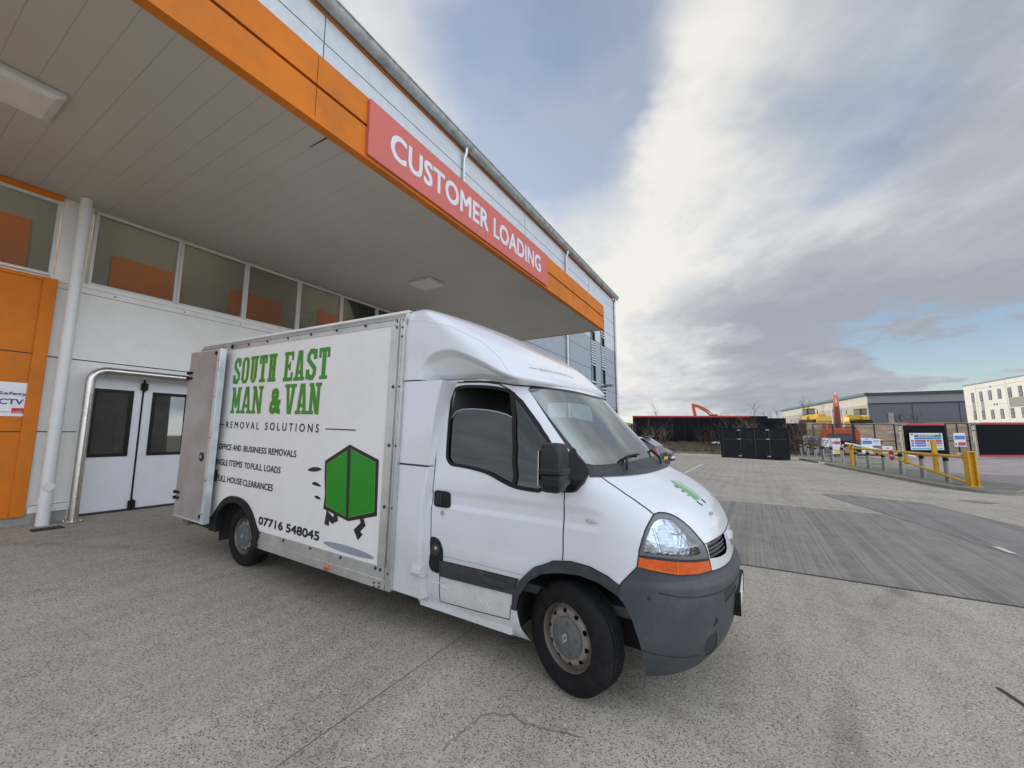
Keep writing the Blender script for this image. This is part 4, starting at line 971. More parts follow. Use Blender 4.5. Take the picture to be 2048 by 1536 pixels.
for s in (1, -1): strip(m, cab, [(.6655, 1.376), (.693, 1.377), (.7322, 1.378), (.7794, 1.3788), (.8403, 1.3803), (.9075, 1.3834), (1, 1.385)], .05, off=.006, side=s); strip(m, cab, [(.674, 1.41), (.70, 1.408), (.75, 1.409), (.83, 1.412), (.9, 1.416), (1, 1.418)], .05, off=.004, side=s)
m.build('scuttle_panel', M_GREYP, van, recalc=False)
# panel gaps
def gap(pts, w, s, off=.0015):
    m = MB(); strip(m, cab, pts, w, off=off, side=s); m.build('panel_gap', M_GAP, van, recalc=False)
for s in (1, -1):
    gap([p for p in DOOR if True][:12], .007, s)
    gap(DOOR[9:13], .006, s)
    gap([(.4512, .8264), (T_(.93), .93), (T_(1.03), 1.03), (T_(1.08), 1.08), (T_(1.13), 1.13), (T_(1.2), 1.2), (.503, 1.2607)], .008, s)
    gap([(.503, 1.2607), (.6042, 1.4315), (.6226, 1.5632), (.6327, 1.7021), (.6289, 1.8804), (.6072, 1.9668), (.5763, 2.0159), (.5300, 2.030), (.4796, 2.0371), (.30, 2.040), (.1431, 2.0384)], .012, s)
    gap([(.6940, 1.3789), (.6886, 1.3309), (.6878, 1.275), (.6955, 1.2206), (.7075, 1.1652)], .009, s)
    gap([(.5885, .7464), (.6095, .8008), (.6314, .8606), (.6373, .928)], .009, s)
    gap([(.645, 1.378), (.665, 1.377)], .005, s)
    gap([(.8139, .811), (.8611, .806), (.9135, .803), (1.0, .802)], .008, s)
    gap([(.799, 1.0016), (.8075, .9745), (.8503, .9840), (.9228, .9895), (1.0, .9915)], .006, s)
    gap([(.5771, .6944), (.5885, .7464)], .010, s, .017)
# small fittings on the driver's flank
def onskin(t, z, fn=cab): return Vector(fn(t, z)), surf_normal(fn, t, z)
def pad(name, outline, mt, parent, h=.02, s=1, fn=cab, top=.8):
    """raised plastic pad following the skin"""
    c = (sum(p[0] for p in outline) / len(outline), sum(p[1] for p in outline) / len(outline)); m = MB(); rings = []
    for k, (sc, o) in enumerate(((1, -.003), (1, h * .7), (top, h))):
        R = []
        for p in outline:
            q = (c[0] + (p[0] - c[0]) * sc, c[1] + (p[1] - c[1]) * sc); P, n = onskin(*q, fn); P = P + n * o; R.append((P.x, P.y * s, P.z))
        rings.append(R)
    m.loft(rings); return m.build(name, mt, parent, smooth='auto')
for s, d in zip((1, -1), doors):
    hd = pad('handle', rrect(.058, .116, 1.035, 1.162, .016, 4), M_BLACK, d, .016, s, top=.92)
    m = MB(); A, n = onskin(.080, 1.1); 
    for q, w in ((-.018, .012), (.012, .010)): m.loft([[(A.x + q + dx * w, s * (A.y - .016 + n.y * .004 * k), A.z + dz * .045) for dx, dz in ((-1, -1), (1, -1), (1, 1), (-1, 1))] for k in (0, 2)])
    m.build('handle_grip', M_GAP, d)
    m = MB(); A, n = onskin(.090, .995); m.tube([tuple(Vector((A.x, A.y * s, A.z))), tuple(Vector(((A + n * .008).x, (A + n * .008).y * s, (A + n * .008).z)))], .017, 16); m.build('lock', M_STEEL, d, smooth='auto')
    f = pad('filler_recess', smoothpoly([(.0509, .7806), (.060, .80), (.078, .79), (.092, .75), (.098, .70), (.097, .62), (.093, .545), (.060, .545), (.050, .60), (.054, .68)], 2), M_BLACK, van, .012, s, top=.95)
    m = MB(); A, n = onskin(.076, .715); m.tube([(A.x, s * (A.y - .011), A.z), (A.x, s * (A.y - .020), A.z)], .045, 18); m.build('filler_well', M_GAP, f)
    m = MB(); m.tube([(A.x + .005, s * (A.y - .018), A.z + .012), (A.x + .005, s * (A.y - .024), A.z + .012)], .014, 12); m.build('filler_latch', M_ALU, f)
    sh = pad('side_repeater', rrect(.523, .5525, 1.085, 1.112, .010, 4), mat('repeater_lens', (.50, .48, .46), .25, coat=.6), van, .010, s, top=.85)
    m = MB(); strip(m, cab, [(.06, .672), (.22, .676), (.36, .676)], .005, off=.003, side=s); m.build('flank_crease_shade', mat('soft_crease_shade', (.40, .42, .44), .5), d, recalc=False)  # grey strip: shade of a body fold put into the colour
text('badge_lettering', 'dCi 120', -.63, -.47, .573, .602, lambda u, v, d=0: (u, -1.0085 + .0, v), mat('badge_grey', (.075, .08, .085), .5), van)
m = MB(); q = thick(smoothpoly(rrect(-.66, -.44, .557, .618, .028, 4), 1), .006); flat('badge_outline', [q], [], lambda u, v: (u, -1.0084, v), mat('badge_dark', (.020, .022, .025), .5), van)
# door scratches
m = MB()
for a, b in (((-1.05, .455), (-.98, .44)), ((-1.14, .463), (-1.06, .467)), ((-.71, .45), (-.655, .41)), ((-.65, .44), (-.60, .395))):
    strip(m, cab, [(t_from_x(cab, a[0], a[1]), a[1]), (t_from_x(cab, b[0], b[1]), b[1])], .005)
m.build('scratches', mat('bare_scratch', (.86, .87, .88), .5), van, recalc=False)
# sill under the door
for s in (1, -1):
    m = MB(); m.loft([[(x, s * y, z) for y, z in ((-.93, .30), (-.972, .295), (-.975, .255), (-.90, .235))] for x in (-1.27, -.9, -.6, -.42)]); m.build('sill', M_VAN, van)
# bonnet emblem: the running parcel again, seen foreshortened
def skinflat(name, polys, mt, parent, off=.0015, fn=cab):
    m = MB()
    for p in polys:
        vs, fs = tri2([subdiv(p, .012)]); m.add([tuple(onskin(v[0], v[1], fn)[0] + onskin(v[0], v[1], fn)[1] * off) for v in vs], fs)
    return m.build(name, mt, parent, recalc=False)
skinflat('emblem_green', [[(.9165, 1.3200), (.8970, 1.3025), (.8810, 1.2100), (.9120, 1.2040)]], M_GREENL, bonnet)
skinflat('emblem_light_green', [[(.9165, 1.3200), (.9120, 1.2040), (.9340, 1.2090), (.9500, 1.3050)]], mat('pale_green_vinyl', (.36, .52, .33), .35), bonnet)
skinflat('emblem_black', [ell(.884, 1.287, .0045, .008, 10), ell(.880, 1.262, .004, .006, 10), ell(.876, 1.239, .003, .0045, 10), [(.882, 1.203), (.888, 1.203), (.886, 1.188), (.895, 1.180), (.890, 1.170), (.880, 1.187)], [(.918, 1.203), (.924, 1.203), (.930, 1.186), (.925, 1.172), (.918, 1.185)]], M_INK, bonnet, off=.002)
skinflat('emblem_shadow', [ell(.905, 1.118, .018, .011, 14)], M_GREYV, bonnet)
# badge and front number plate
m = MB(); m.loft([[(.870, 0, .965), (.870, .045, .91), (.870, 0, .855), (.870, -.045, .91)], [(.893, 0, .96), (.893, .04, .91), (.893, 0, .86), (.893, -.04, .91)]]); m.build('front_badge', M_ALU, van)
m = MB(); m.box(.938, .942, -.25, .25, .49, .595); m.build('number_plate', M_SIGNW, van); m = MB(); m.box(.90, .938, -.285, .285, .47, .615); m.box(.938, .946, -.285, -.252, .47, .615); m.box(.938, .946, .252, .285, .47, .615); m.build('plate_holder', M_BLACK, van)
# ---- aerodynamic roof fairing
SKC = Skin(cap, CAPR, [], .03, .016)
roof = SKC.part('roof_fairing', 'body', M_VAN, van)
m = MB(); tops = [cap(t / 24, CAPR[-1][0]) for t in range(25)]; zt = 2.764
pp = [(x, y, z) for x, y, z in tops] + [(x, -y, z) for x, y, z in reversed(tops)]
m.v = pp + [(-1.515, 0, zt)]; m.f = [(i, (i + 1) % len(pp), len(pp)) for i in range(len(pp))]; m.build('fairing_top', M_VAN, roof, smooth=True)
m = MB()
for s in (1, -1): strip(m, cab, [(.32, 2.048), (.45, 2.045), (.55, 2.036), (.60, 2.018), (.64, 2.004), (.70, 1.999), (.80, 1.994), (.90, 1.987), (1, 1.981)], .012, off=.003, side=s)
m.build('fairing_seal', M_GAP, roof, recalc=False)
m = MB()
for a, b in (((-1.50, 2.59), (-1.30, 2.562)), ((-1.30, 2.562), (-1.04, 2.487)), ((-1.04, 2.487), (-.79, 2.357)), ((-.79, 2.357), (-.60, 2.20)), ((-.60, 2.20), (-.51, 2.09))):
    strip(m, cap, [(t_from_x(cap, a[0], a[1]), a[1]), (t_from_x(cap, b[0], b[1]), b[1])], .009, off=.002)
m.build('fairing_crease_glint', mat('edge_glint', (.80, .82, .84), .3), roof, recalc=False)  # lighter strip paints the glint along the ridge
tx = lambda u, v, d=0: tuple(onskin(u, v, cap)[0] + onskin(u, v, cap)[1] * .002)
text('roof_lettering', 'REMOVAL SOLUTIONS', .80, .93, 2.135, 2.157, tx, mat('faded_ink', (.22, .23, .26), .5), roof, space=1.3)
m = MB(); strip(m, cap, [(.765, 2.150), (.794, 2.147)], .006, off=.002); strip(m, cap, [(.936, 2.143), (.965, 2.141)], .006, off=.002); m.build('roof_rule', mat('faded_ink', (.22, .23, .26), .5), roof, recalc=False)
# ---- filler panel between cab and box
m = MB()
for s in (1, -1):
    for z0, z1, pts in ((1.352, 2.62, [(-1.205, 1.352), (-1.19, 1.6), (-1.155, 1.82), (-1.115, 1.99), (-1.10, 2.045), (-1.10, 2.62)]), (.325, 1.342, [(-1.205, .325), (-1.235, .60), (-1.262, .75), (-1.255, 1.0), (-1.205, 1.342)])):
        pts = [p for p in pts if p[1] <= 2.2] if z1 > 2 else pts
        poly = [(-1.525, z0)] + pts + [(-1.525, pts[-1][1])]
        m = MB(); m.prism(poly, lambda x, z: (x, s * -1.036, z), lambda x, z: (x + (.0 if x < -1.4 else .03), s * -.86, z)); m.build('filler_panel', M_VAN, van, bevel=.006)
m = MB(); m.box(-1.53, -1.20, -1.0375, -1.030, 1.3425, 1.3515)
m.build('filler_gap', M_GAP, van)
m = MB(); m.tube([(-1.30, -1.03, .53), (-1.20, -1.03, .535)], .045, 10); m.build('filler_boss', M_VAN, van, smooth='auto')
# ---- box body
XB0, XB1, YB = -5.40, -1.52, 1.06
arc_o = smoothpoly([(-4.60, .497), (-4.483, .63), (-4.356, .735), (-4.197, .793), (-3.986, .793), (-3.82, .745), (-3.693, .65), (-3.585, .524), (-3.548, .497)], 3, closed=False)
arc_i = smoothpoly([(-4.46, .345), (-4.459, .525), (-4.36, .645), (-4.204, .711), (-4.018, .721), (-3.848, .663), (-3.742, .567), (-3.668, .458), (-3.644, .327)], 3, closed=False)
poly = [(XB0, 2.555), (XB0, .50)] + arc_o + [(-1.66, .497), (-1.66, 2.555)]
for s in (1, -1):
    m = MB(); m.prism(poly, lambda x, z: (x, -s * YB, z), lambda x, z: (x, -s * (YB - .03), z)); m.build('box_side', M_PANEL, van)
    m = MB(); fl = arc_o + [(-3.54, .335), (-3.548, .327)] + arc_i[::-1] + [(-4.62, .345), (-4.64, .36)]
    m.prism(fl, lambda x, z: (x, -s * (YB + .022), z), lambda x, z: (x, -s * (YB - .06), z)); m.build('rear_arch_trim', M_BLACK, van, bevel=.006)
    tr = MB(); prof = [(-YB - .006, 2.549), (-YB - .006, 2.60), (-YB + .004, 2.64), (-YB + .03, 2.668), (-YB + .07, 2.680), (-YB + .10, 2.680), (-YB + .10, 2.548)]
    tr.loft([[(x, s * (y + (.09 - .09 * k)), z - (.10 * (1 - k)) * (1 if z > 2.62 else 0)) for y, z in prof] for x, k in ((XB0 - .04, .45), (XB0 - .02, .8), (XB0 + .03, 1), (-3.5, 1), (XB1, 1))]); tr.build('top_rail', M_ALU, van, smooth='auto')
    m = MB(); m.box(XB0, XB1, s * -(YB + .0085) if s > 0 else YB + .002, s * -(YB + .002) if s > 0 else YB + .0085, 2.596, 2.602); m.build('rail_groove', mat('rail_shadow', (.22, .21, .20), .6), van)
    m = MB(); ya, yb = (-(YB + .008), -(YB - .04)) if s > 0 else (YB - .04, YB + .008)
    m.box(-1.69, -1.585, ya, yb, .50, 2.547); m.box(-1.575, XB1, ya - .002 if s > 0 else ya, yb if s > 0 else yb + .002, .32, 2.60)
    yr = ya - .010 if s > 0 else yb + .002; m.box(-1.600, -1.588, min(yr, yr + .008), max(yr, yr + .008), .325, 2.60); m.box(-1.556, -1.550, min(yr, yr + .008), max(yr, yr + .008), .325, 2.60)
    m.build('corner_post', M_ALU, van, bevel=.003)
    m = MB(); m.box(-3.535, -1.58, ya, yb, .322, .497); m.box(-3.535, -1.58, ya - .006 if s > 0 else ya, yb if s > 0 else yb + .006, .322, .40); m.build('side_rail', M_ALU, van, bevel=.003)
    m = MB(); m.box(XB0, -4.62, ya + .01 if s > 0 else ya, yb if s > 0 else yb - .01, .35, .50); m.build('rear_side_rail', M_UNDER, van)
RIV = [(-4.553, 2.578), (-4.143, 2.581), (-3.73, 2.582), (-3.312, 2.583), (-2.89, 2.585), (-2.466, 2.584), (-2.038, 2.584), (-1.613, 2.582), (-1.540, 2.584), (-3.521, .477), (-3.068, .477), (-2.617, .477), (-2.16, .475), (-1.703, .474), (-1.614, 2.526), (-1.621, 2.0), (-1.629, 1.495), (-1.641, .982), (-1.643, .472), (-1.545, 2.52), (-1.545, 2.44), (-1.545, 2.0), (-1.545, 1.495), (-1.548, .982), (-1.55, .46), (-3.52, .44), (-3.52, .36), (-3.52, .34), (-1.70, .36), (-1.70, .33), (-1.64, .37), (-1.64, .34)]
r0 = None
for i, (x, z) in enumerate(RIV):
    big = i < 8 or 8 < i < 19
    if r0 is None:
        m = MB(); m.tube([(0, .0, 0), (0, -.006, 0), (0, -.009, 0)], [.014, .014, .008], 10); r0 = m.build('rivet', M_GAP, van, smooth='auto'); o = r0
    else:
        o = r0.copy(); COL.objects.link(o); o.parent = van
    o.location = (x, -(YB + .0145 if z < .41 else YB + .0065 if z > 2.55 else YB + .008), z)
    if i > 18: o.location.y -= .003
    o.scale = (1, 1, 1) if big else (.55, 1, .55)
m = MB(); m.box(XB0, XB1, -YB + .02, YB - .02, 2.655, 2.678); m.build('box_roof', M_PANEL, van)
m = MB(); m.box(XB0, XB0 + .04, -YB + .03, YB - .03, .36, 2.65); m.build('rear_door', M_ALU, van)
m = MB(); m.box(XB1 - .05, XB1 - .01, -YB + .03, YB - .03, .36, 2.65); m.box(XB0, XB1, -.56, .56, .44, .50); m.box(-3.48, XB1, -1.0, 1.0, .43, .50); m.box(XB0, -4.66, -1.0, 1.0, .43, .50); m.build('box_floor', M_DARK, van)  # full-width slabs added to block light under the box
m = MB(); m.box(XB0 - .02, 0.30, -.58, .58, .28, .43); m.box(-3.5, -1.4, -.98, -.90, .36, .49); m.box(-3.5, -1.4, .90, .98, .36, .49); m.tube([(-4.079, -.7, .335), (-4.079, .7, .335)], .07, 8); m.tube([(0, -.7, .335), (0, .7, .335)], .05, 8); m.box(-1.3, -.5, -.84, .84, .30, .36); m.box(.40, .62, -.70, .70, .36, .44)
m.box(-3.3, -2.4, -.9, -.2, .24, .43); m.box(-1.5, -.6, .1, .8, .22, .40); m.box(-.45, .55, -.55, .55, .20, .44); m.tube([(-3.8, .35, .30), (-.3, .35, .28)], .05, 8); m.build('chassis', M_UNDER, van)  # low boxes added to deepen the shade beneath the van
m = MB(); m.tube([(-2.396 + .03, 0, .355), (-2.279 - .03, 0, .355)], .026, 12); m.v = [(x, -(YB + .014) + (y) * .5, z) for x, y, z in m.v]; mk = m.build('side_marker_lamp', M_AMBER, van, smooth='auto')
m = MB(); m.box(-2.352, -2.322, -(YB + .031), -(YB + .026), .350, .360); m.build('lamp_marking', mat('amber_dark', (.30, .07, .01), .4), mk)
# ---- open rear door folded back along the side
m = MB(); m.box(-5.36, -4.60, -1.185, -1.155, .455, 2.53); rdoor = m.build('open_rear_door', mat('ply_door_lining', (.40, .395, .39), .45, .3, var=.2, vscale=2.2, dirt=((.28, .25, .22), .5, 1.0)), van, bevel=.004)
m = MB(); m.box(-4.60, -4.525, -1.195, -1.125, .44, 2.545); m.box(-5.36, -4.60, -1.19, -1.15, .44, .458); m.box(-5.36, -4.60, -1.19, -1.15, 2.528, 2.545); m.build('door_edge_trim', mat('bright_trim', (.66, .70, .74), .35, .4, var=.1, dirt=((.35, .33, .3), .4, 8)), rdoor, bevel=.004)
m = MB()
for z in (2.27, 2.20, .74, .67): m.tube([(-5.335, -1.19, z), (-5.335, -1.215, z)], .022, 10); m.tube([(-5.26, -1.186, z - .0), (-5.26, -1.205, z)], .018, 10)
m.build('hinge_bolts', M_BLACK, rdoor, smooth='auto')
m = MB(); m.tube([(-4.74, -1.186, 1.215), (-4.74, -1.196, 1.215)], .055, 16); h = m.build('slam_handle', M_GAP, rdoor); m = MB(); m.tube([(-4.74, -1.195, 1.215), (-4.74, -1.203, 1.215)], .022, 12); m.build('handle_plate', M_ALU, rdoor)
m = MB(); m.box(-4.66, -4.61, -1.20, -1.18, 2.47, 2.51); m.box(-4.64, -4.61, -1.20, -1.18, .50, .54); m.build('door_catch', M_BLACK, rdoor)
m = MB()
for z in (.56, .95, 1.45, 1.95, 2.40): m.tube([(-4.562, -1.194, z), (-4.562, -1.198, z)], .009, 8)
m.build('trim_screws', M_GAP, rdoor)
m = MB(); m.box(-4.63, -4.585, -1.125, -1.06, .93, 1.06); m.build('door_holdback', M_BLACK, van)
m = MB(); m.box(-4.53, -4.515, -1.085, -1.06, 2.56, 2.61); m.build('top_stop', M_BLACK, van)
m = MB(); m.add([(-5.30, -1.1, .40), (-5.12, -1.1, .40), (-5.16, -1.1, .33), (-5.30, -1.1, .36), (-5.30, -.9, .40), (-5.12, -.9, .40), (-5.16, -.9, .33), (-5.30, -.9, .36)], [(0, 1, 2, 3), (4, 7, 6, 5), (0, 4, 5, 1), (1, 5, 6, 2), (2, 6, 7, 3), (3, 7, 4, 0)]); m.build('step_bracket', mat('rusty_bracket', (.22, .17, .12), .8), van)
m = MB(); m.box(-5.55, XB0 - .02, -.9, .9, .30, .40); m.build('rear_step', M_UNDER, van)
# ---- lettering and emblem on the box
DY = -(YB + .0022)
def deco(name, polys, mt, holes=(), y=DY): return flat(name, polys, holes, lambda u, v: (u, y, v), mt, van)
def slab(ch, x0, x1, z0, z1):
    """collegiate slab letters built from strokes on a unit cell"""
    w = (x1 - x0) / (z1 - z0); b = .19; sf = .115; P = []
    R = lambda a, c, d, e: P.append([(a, d), (c, d), (c, e), (a, e)])
    H = []
    if ch in 'SOU&':
        c = .13
        if ch == 'O':
            P.append([(c, 0), (w - c, 0), (w, c * 1.3), (w, 1 - c * 1.3), (w - c, 1), (c, 1), (0, 1 - c * 1.3), (0, c * 1.3)]); i = b; j = .13
            H.append([(i + .03, j), (w - i - .03, j), (w - i, j + .08), (w - i, 1 - j - .08), (w - i - .03, 1 - j), (i + .03, 1 - j), (i, 1 - j - .08), (i, j + .08)])
        if ch == 'U':
            P.append([(0.05, .95), (.05, c * 1.3), (.05 + c, 0), (w - .05 - c, 0), (w - .05, c * 1.3), (w - .05, .95), (w - .05 - b, .95), (w - .05 - b, .2), (w - .28 - .04, .13), (.28 + .04, .13), (.05 + b, .2), (.05 + b, .95)])
            R(-.02, .05 + b + .05, 1 - sf, 1); R(w - .05 - b - .05, w + .02, 1 - sf, 1)
        if ch == 'S':
            P.append(thick([(w - .10, .66), (w - .10, .80), (w - .20, .925), (.21, .925), (.10, .80), (.10, .66), (w - .10, .36), (w - .10, .20), (w - .20, .075), (.20, .075), (.10, .20), (.10, .34)], [.19] + [.17] * 10 + [.19]))
            R(w - .17, w, .66, .98); R(0, .17, .02, .34)
        if ch == '&':
            P.append(thick([(w + .02, .10), (.30, .66), (.25, .78), (.34, .90), (.46, .90), (.55, .80), (.50, .68), (.20, .42), (.11, .28), (.12, .16), (.22, .07), (.38, .07), (.52, .2), (w - .06, .48)], .135)); R(w - .16, w + .03, .43, .53); R(w - .15, w + .03, 0, .10)
    elif ch == 'T':
        R(0, w, 1 - .14, 1); R(0, .13, .68, .86); R(w - .13, w, .68, .86); R(w / 2 - .10, w / 2 + .10, 0, .86); R(w / 2 - .2, w / 2 + .2, 0, sf)
    elif ch == 'H':
        for q in (.06, w - .06 - b): R(q, q + b, 0, 1); R(q - .06, q + b + .06, 0, sf); R(q - .06, q + b + .06, 1 - sf, 1)
        R(.06 + b, w - .06 - b, .43, .58)
    elif ch == 'E':
        R(.06, .06 + b, 0, 1); R(0, w, 0, .13); R(0, w, 1 - .13, 1); R(w - .12, w, 0, .30); R(w - .12, w, .70, 1); R(.06 + b, w - .18, .44, .57); R(w - .24, w - .14, .36, .65)
    elif ch == 'A':
        P.append([(.05, 0), (w / 2 - .12, 1), (w / 2 + .12, 1), (w - .05, 0), (w - .05 - b, 0), (w / 2, .80), (.05 + b - .03, 0)])
        R(.16, w - .16, .22, .34); R(-.03, .29, 0, sf); R(w - .29, w + .03, 0, sf)
        P[0] = [(.04, 0), (w / 2 - .13, 1), (w / 2 + .13, 1), (w - .04, 0), (w - .04 - .17, 0), (w / 2 + .0, .74), (.04 + .17, 0)]
    elif ch == 'M':
        R(.05, .05 + .16, 0, 1); R(w - .05 - .16, w - .05, 0, 1); P.append([(.05, 1), (.24, 1), (w / 2, .52), (w - .24, 1), (w - .05, 1), (w / 2 + .06, .20), (w / 2 - .06, .20)])
        for q in (-.01, w - .27): R(q, q + .28, 0, sf); R(q, q + .20 if q < 0 else q + .28, 1 - sf, 1)
    elif ch == 'N':
        R(.05, .05 + .16, 0, 1); R(w - .05 - .16, w - .05, 0, 1); P.append([(.02, 1), (.22, 1), (w - .05, .0), (w - .25, .0)]); R(-.02, .28, 0, sf); R(w - .30, w + .02, 1 - sf, 1); R(-.02, .20, 1 - sf, 1)
    elif ch == 'V':
        P.append([(.04, 1), (w / 2 - .12, 0), (w / 2 + .12, 0), (w - .04, 1), (w - .22, 1), (w / 2, .24), (.22, 1)]); R(-.03, .30, 1 - sf, 1); R(w - .30, w + .03, 1 - sf, 1)
    s = z1 - z0
    f = lambda p: [(x0 + a * s, z0 + c * s) for a, c in p]
    return [f(p) for p in P], [f(p) for p in H]
def word(s, spans, z0, z1):
    A = []; B = []
    for ch, (a, b) in zip(s, spans):
        p, h = slab(ch, a, b, z0, z1); A += p; B += h
    return A, B
def even(x0, x1, n, gap): w = (x1 - x0 - gap * (n - 1)) / n; return [(x0 + k * (w + gap), x0 + k * (w + gap) + w) for k in range(n)]
p, h = word('SOUTH', even(-4.45, -3.50, 5, .028), 2.112, 2.43); deco('lettering', p, M_GREEN, h)
p, h = word('EAST', even(-3.355, -2.55, 4, .028), 2.106, 2.43); deco('lettering', p, M_GREEN, h)
p, h = word('MAN', even(-4.43, -3.73, 3, .022), 1.752, 2.07); deco('lettering', p, M_GREEN, h)
text('lettering', '&', -3.575, -3.345, 1.75, 2.035, lambda u, v, d=0: (u, DY, v), M_GREEN, van, bold=.045)
p, h = word('VAN', even(-3.285, -2.65, 3, .02), 1.752, 2.073); deco('lettering', p, M_GREEN, h)
mpx = lambda u, v, d=0: (u, DY, v)
text('lettering', 'REMOVAL', -4.503, -3.748, 1.572, 1.655, mpx, M_INK, van, bold=.018, space=1.6)
text('lettering', 'SOLUTIONS', -3.621, -2.638, 1.572, 1.657, mpx, M_INK, van, bold=.018, space=1.6)
deco('lettering_rule', [[(-4.85, 1.609), (-4.546, 1.609), (-4.546, 1.619), (-4.85, 1.619)], [(-2.534, 1.607), (-2.084, 1.607), (-2.084, 1.618), (-2.534, 1.618)]], M_INK)
for s_, a, b, z0, z1 in (('HOME,', -4.93, -4.655, 1.298, 1.378), ('OFFICE', -4.624, -4.32, 1.311, 1.381), ('AND', -4.285, -4.09, 1.312, 1.381), ('BUSINESS', -4.034, -3.545, 1.311, 1.379), ('REMOVALS', -3.505, -2.983, 1.309, 1.380), ('SINGLE', -4.705, -4.366, 1.123, 1.197), ('ITEMS', -4.331, -4.03, 1.125, 1.197), ('TO', -3.985, -3.859, 1.125, 1.193), ('FULL', -3.838, -3.60, 1.125, 1.192), ('LOADS', -3.56, -3.243, 1.125, 1.195), ('FULL', -4.600, -4.372, .931, 1.006), ('HOUSE', -4.339, -4.0, .933, 1.004), ('CLEARANCES', -3.977, -3.357, .929, 1.001)):
    text('lettering', s_, a, b, z0, z1, mpx, M_INK, van, bold=.024)
text('phone_number', '07716', -3.575, -3.11, .560, .647, mpx, M_INK, van, bold=.045)
text('phone_number', '548045', -3.053, -2.50, .558, .646, mpx, M_INK, van, bold=.045)
deco('emblem_outline', [[(-2.153, 1.479), (-1.751, 1.365), (-1.732, .892), (-2.101, .798), (-2.473, .861), (-2.465, 1.0), (-2.490, 1.15), (-2.502, 1.308)], thick([(-2.290, .84), (-2.275, .795), (-2.325, .775), (-2.395, .81), (-2.405, .72)], [.05, .055, .06, .06, .07]), thick([(-1.925, .85), (-1.900, .80), (-1.975, .735), (-1.925, .685)], [.05, .055, .06, .085])] + [smoothpoly(q, 3) for q in ([(-2.767, 1.197), (-2.70, 1.231), (-2.60, 1.238), (-2.545, 1.221), (-2.649, 1.192)], [(-2.684, 1.077), (-2.62, 1.097), (-2.53, 1.062), (-2.632, 1.062)], [(-2.628, .960), (-2.57, .970), (-2.525, .943), (-2.583, .940)])], M_INK)
deco('emblem_face', [[(-2.178, 1.418), (-2.462, 1.281), (-2.433, .897), (-2.134, .838)]], M_GREENP, y=DY - .001)
deco('emblem_face', [[(-2.129, 1.433), (-2.10, 1.425), (-1.80, 1.345), (-1.788, 1.32), (-1.772, .94), (-1.79, .91), (-2.098, .836)]], M_GREENP, y=DY - .001)
deco('emblem_edges', [thick([(-2.182, 1.42), (-2.464, 1.281), (-2.435, .895), (-2.134, .834)], .006), thick([(-2.129, 1.437), (-1.79, 1.338), (-1.770, .925), (-2.098, .832)], .006)], mat('olive_vinyl', (.16, .30, .05), .4), y=DY - .0016)
deco('emblem_shadow', [ell(-2.083, .553, .348, .033, 30, -.02)], M_GREYV)
# ---- wheels
def make_wheel():
    w = bpy.data.objects.new('wheel', None); w.empty_display_size = .2; link(w, van)
    mp = lambda a, b, h: (a, h, b)      # outer face towards -y
    R = .338
    tm = MB(); prof = [(.205, -.080), (.215, -.098), (.25, -.108), (.29, -.106), (.316, -.092), (.330, -.078), (R, -.060)]
    for k in range(4): y = -.055 + k * .030; prof += [(R, y), (R, y + .021), (R - .010, y + .023), (R - .010, y + .028)]
    prof += [(R, .070), (.318, .092), (.29, .106), (.25, .105), (.205, .085)]
    tm.lathe(prof, mp, 56); ty = tm.build('tyre', M_RUBBER, w, smooth='auto'); KIDS.setdefault(w.name, [])
    rm = MB(); rm.lathe([(.222, -.078), (.226, -.090), (.219, -.094), (.210, -.086), (.204, -.062), (.197, -.040), (.196, -.012), (.180, -.005)], mp, 48); rim = rm.build('rim', mat('rim_flange', (.26, .225, .19), .5, .4, var=.2, dirt=((.10, .065, .045), .8, 12)), w, smooth='auto')
    # dished steel disc with ten holes
    def h_(r): return -.045 - .030 * sstep(.19, .165, r) * sstep(.10, .15, r) if False else (-.030 - .040 * (1 - sstep(.155, .190, r)) + .0 * r) if r > .118 else -.070 + .004
    holes = [ell(.1555 * cos(k * pi / 5 + .2), .1555 * sin(k * pi / 5 + .2), .0165, .0125, 14, k * pi / 5 + .2 + pi / 2) for k in range(10)]
    ex = [(r * cos(a), r * sin(a)) for r in (.03, .08, .118, .122, .13, .14, .15, .165, .175, .184) for a in [2 * pi * k / 40 + r for k in range(40)]]
    vs, fs = tri2([ell(0, 0, .194, .194, 48)], holes, ex); dm = MB(); dm.add([(v[0], h_(math.hypot(v[0], v[1])), v[1]) for v in vs], fs)
    dm.build('wheel_disc', M_HUB, w, smooth=True)
    bk = MB(); bk.lathe([(.196, .0), (.0, .0)], mp, 32); bk.build('drum', M_GAP, w)
    cm = MB(); cm.lathe([(.124, -.064), (.122, -.080), (.110, -.086), (.060, -.090), (.056, -.096), (.046, -.096), (.042, -.092), (.0, -.092)], mp, 40)
    cp = cm.build('hub_cap', M_CAP, w, smooth='auto')
    cm = MB()
    for k in range(5):
        a = k * 2 * pi / 5 + .5; cm.tube([(.086 * cos(a), -.086, .086 * sin(a)), (.086 * cos(a), -.0905, .086 * sin(a))], [.017, .012], 10)
    cm.build('cap_dimples', mat('cap_shadow', (.08, .09, .095), .5), w, smooth='auto')
    flat('cap_badge', [[(0, .038), (.024, 0), (0, -.038), (-.024, 0)]], [[(0, .018), (.010, 0), (0, -.018), (-.010, 0)]], lambda u, v: (u, -.0975, v), M_ALU, w)
    return w
wh = make_wheel()
def kids(o): return [c for c in bpy.data.objects if c.parent == o]
def dup(o, parent):
    c = o.copy(); COL.objects.link(c); c.parent = parent
    for k in kids(o): dup(k, c)
    return c
ws_ = [wh] + [dup(wh, van) for _ in range(3)]
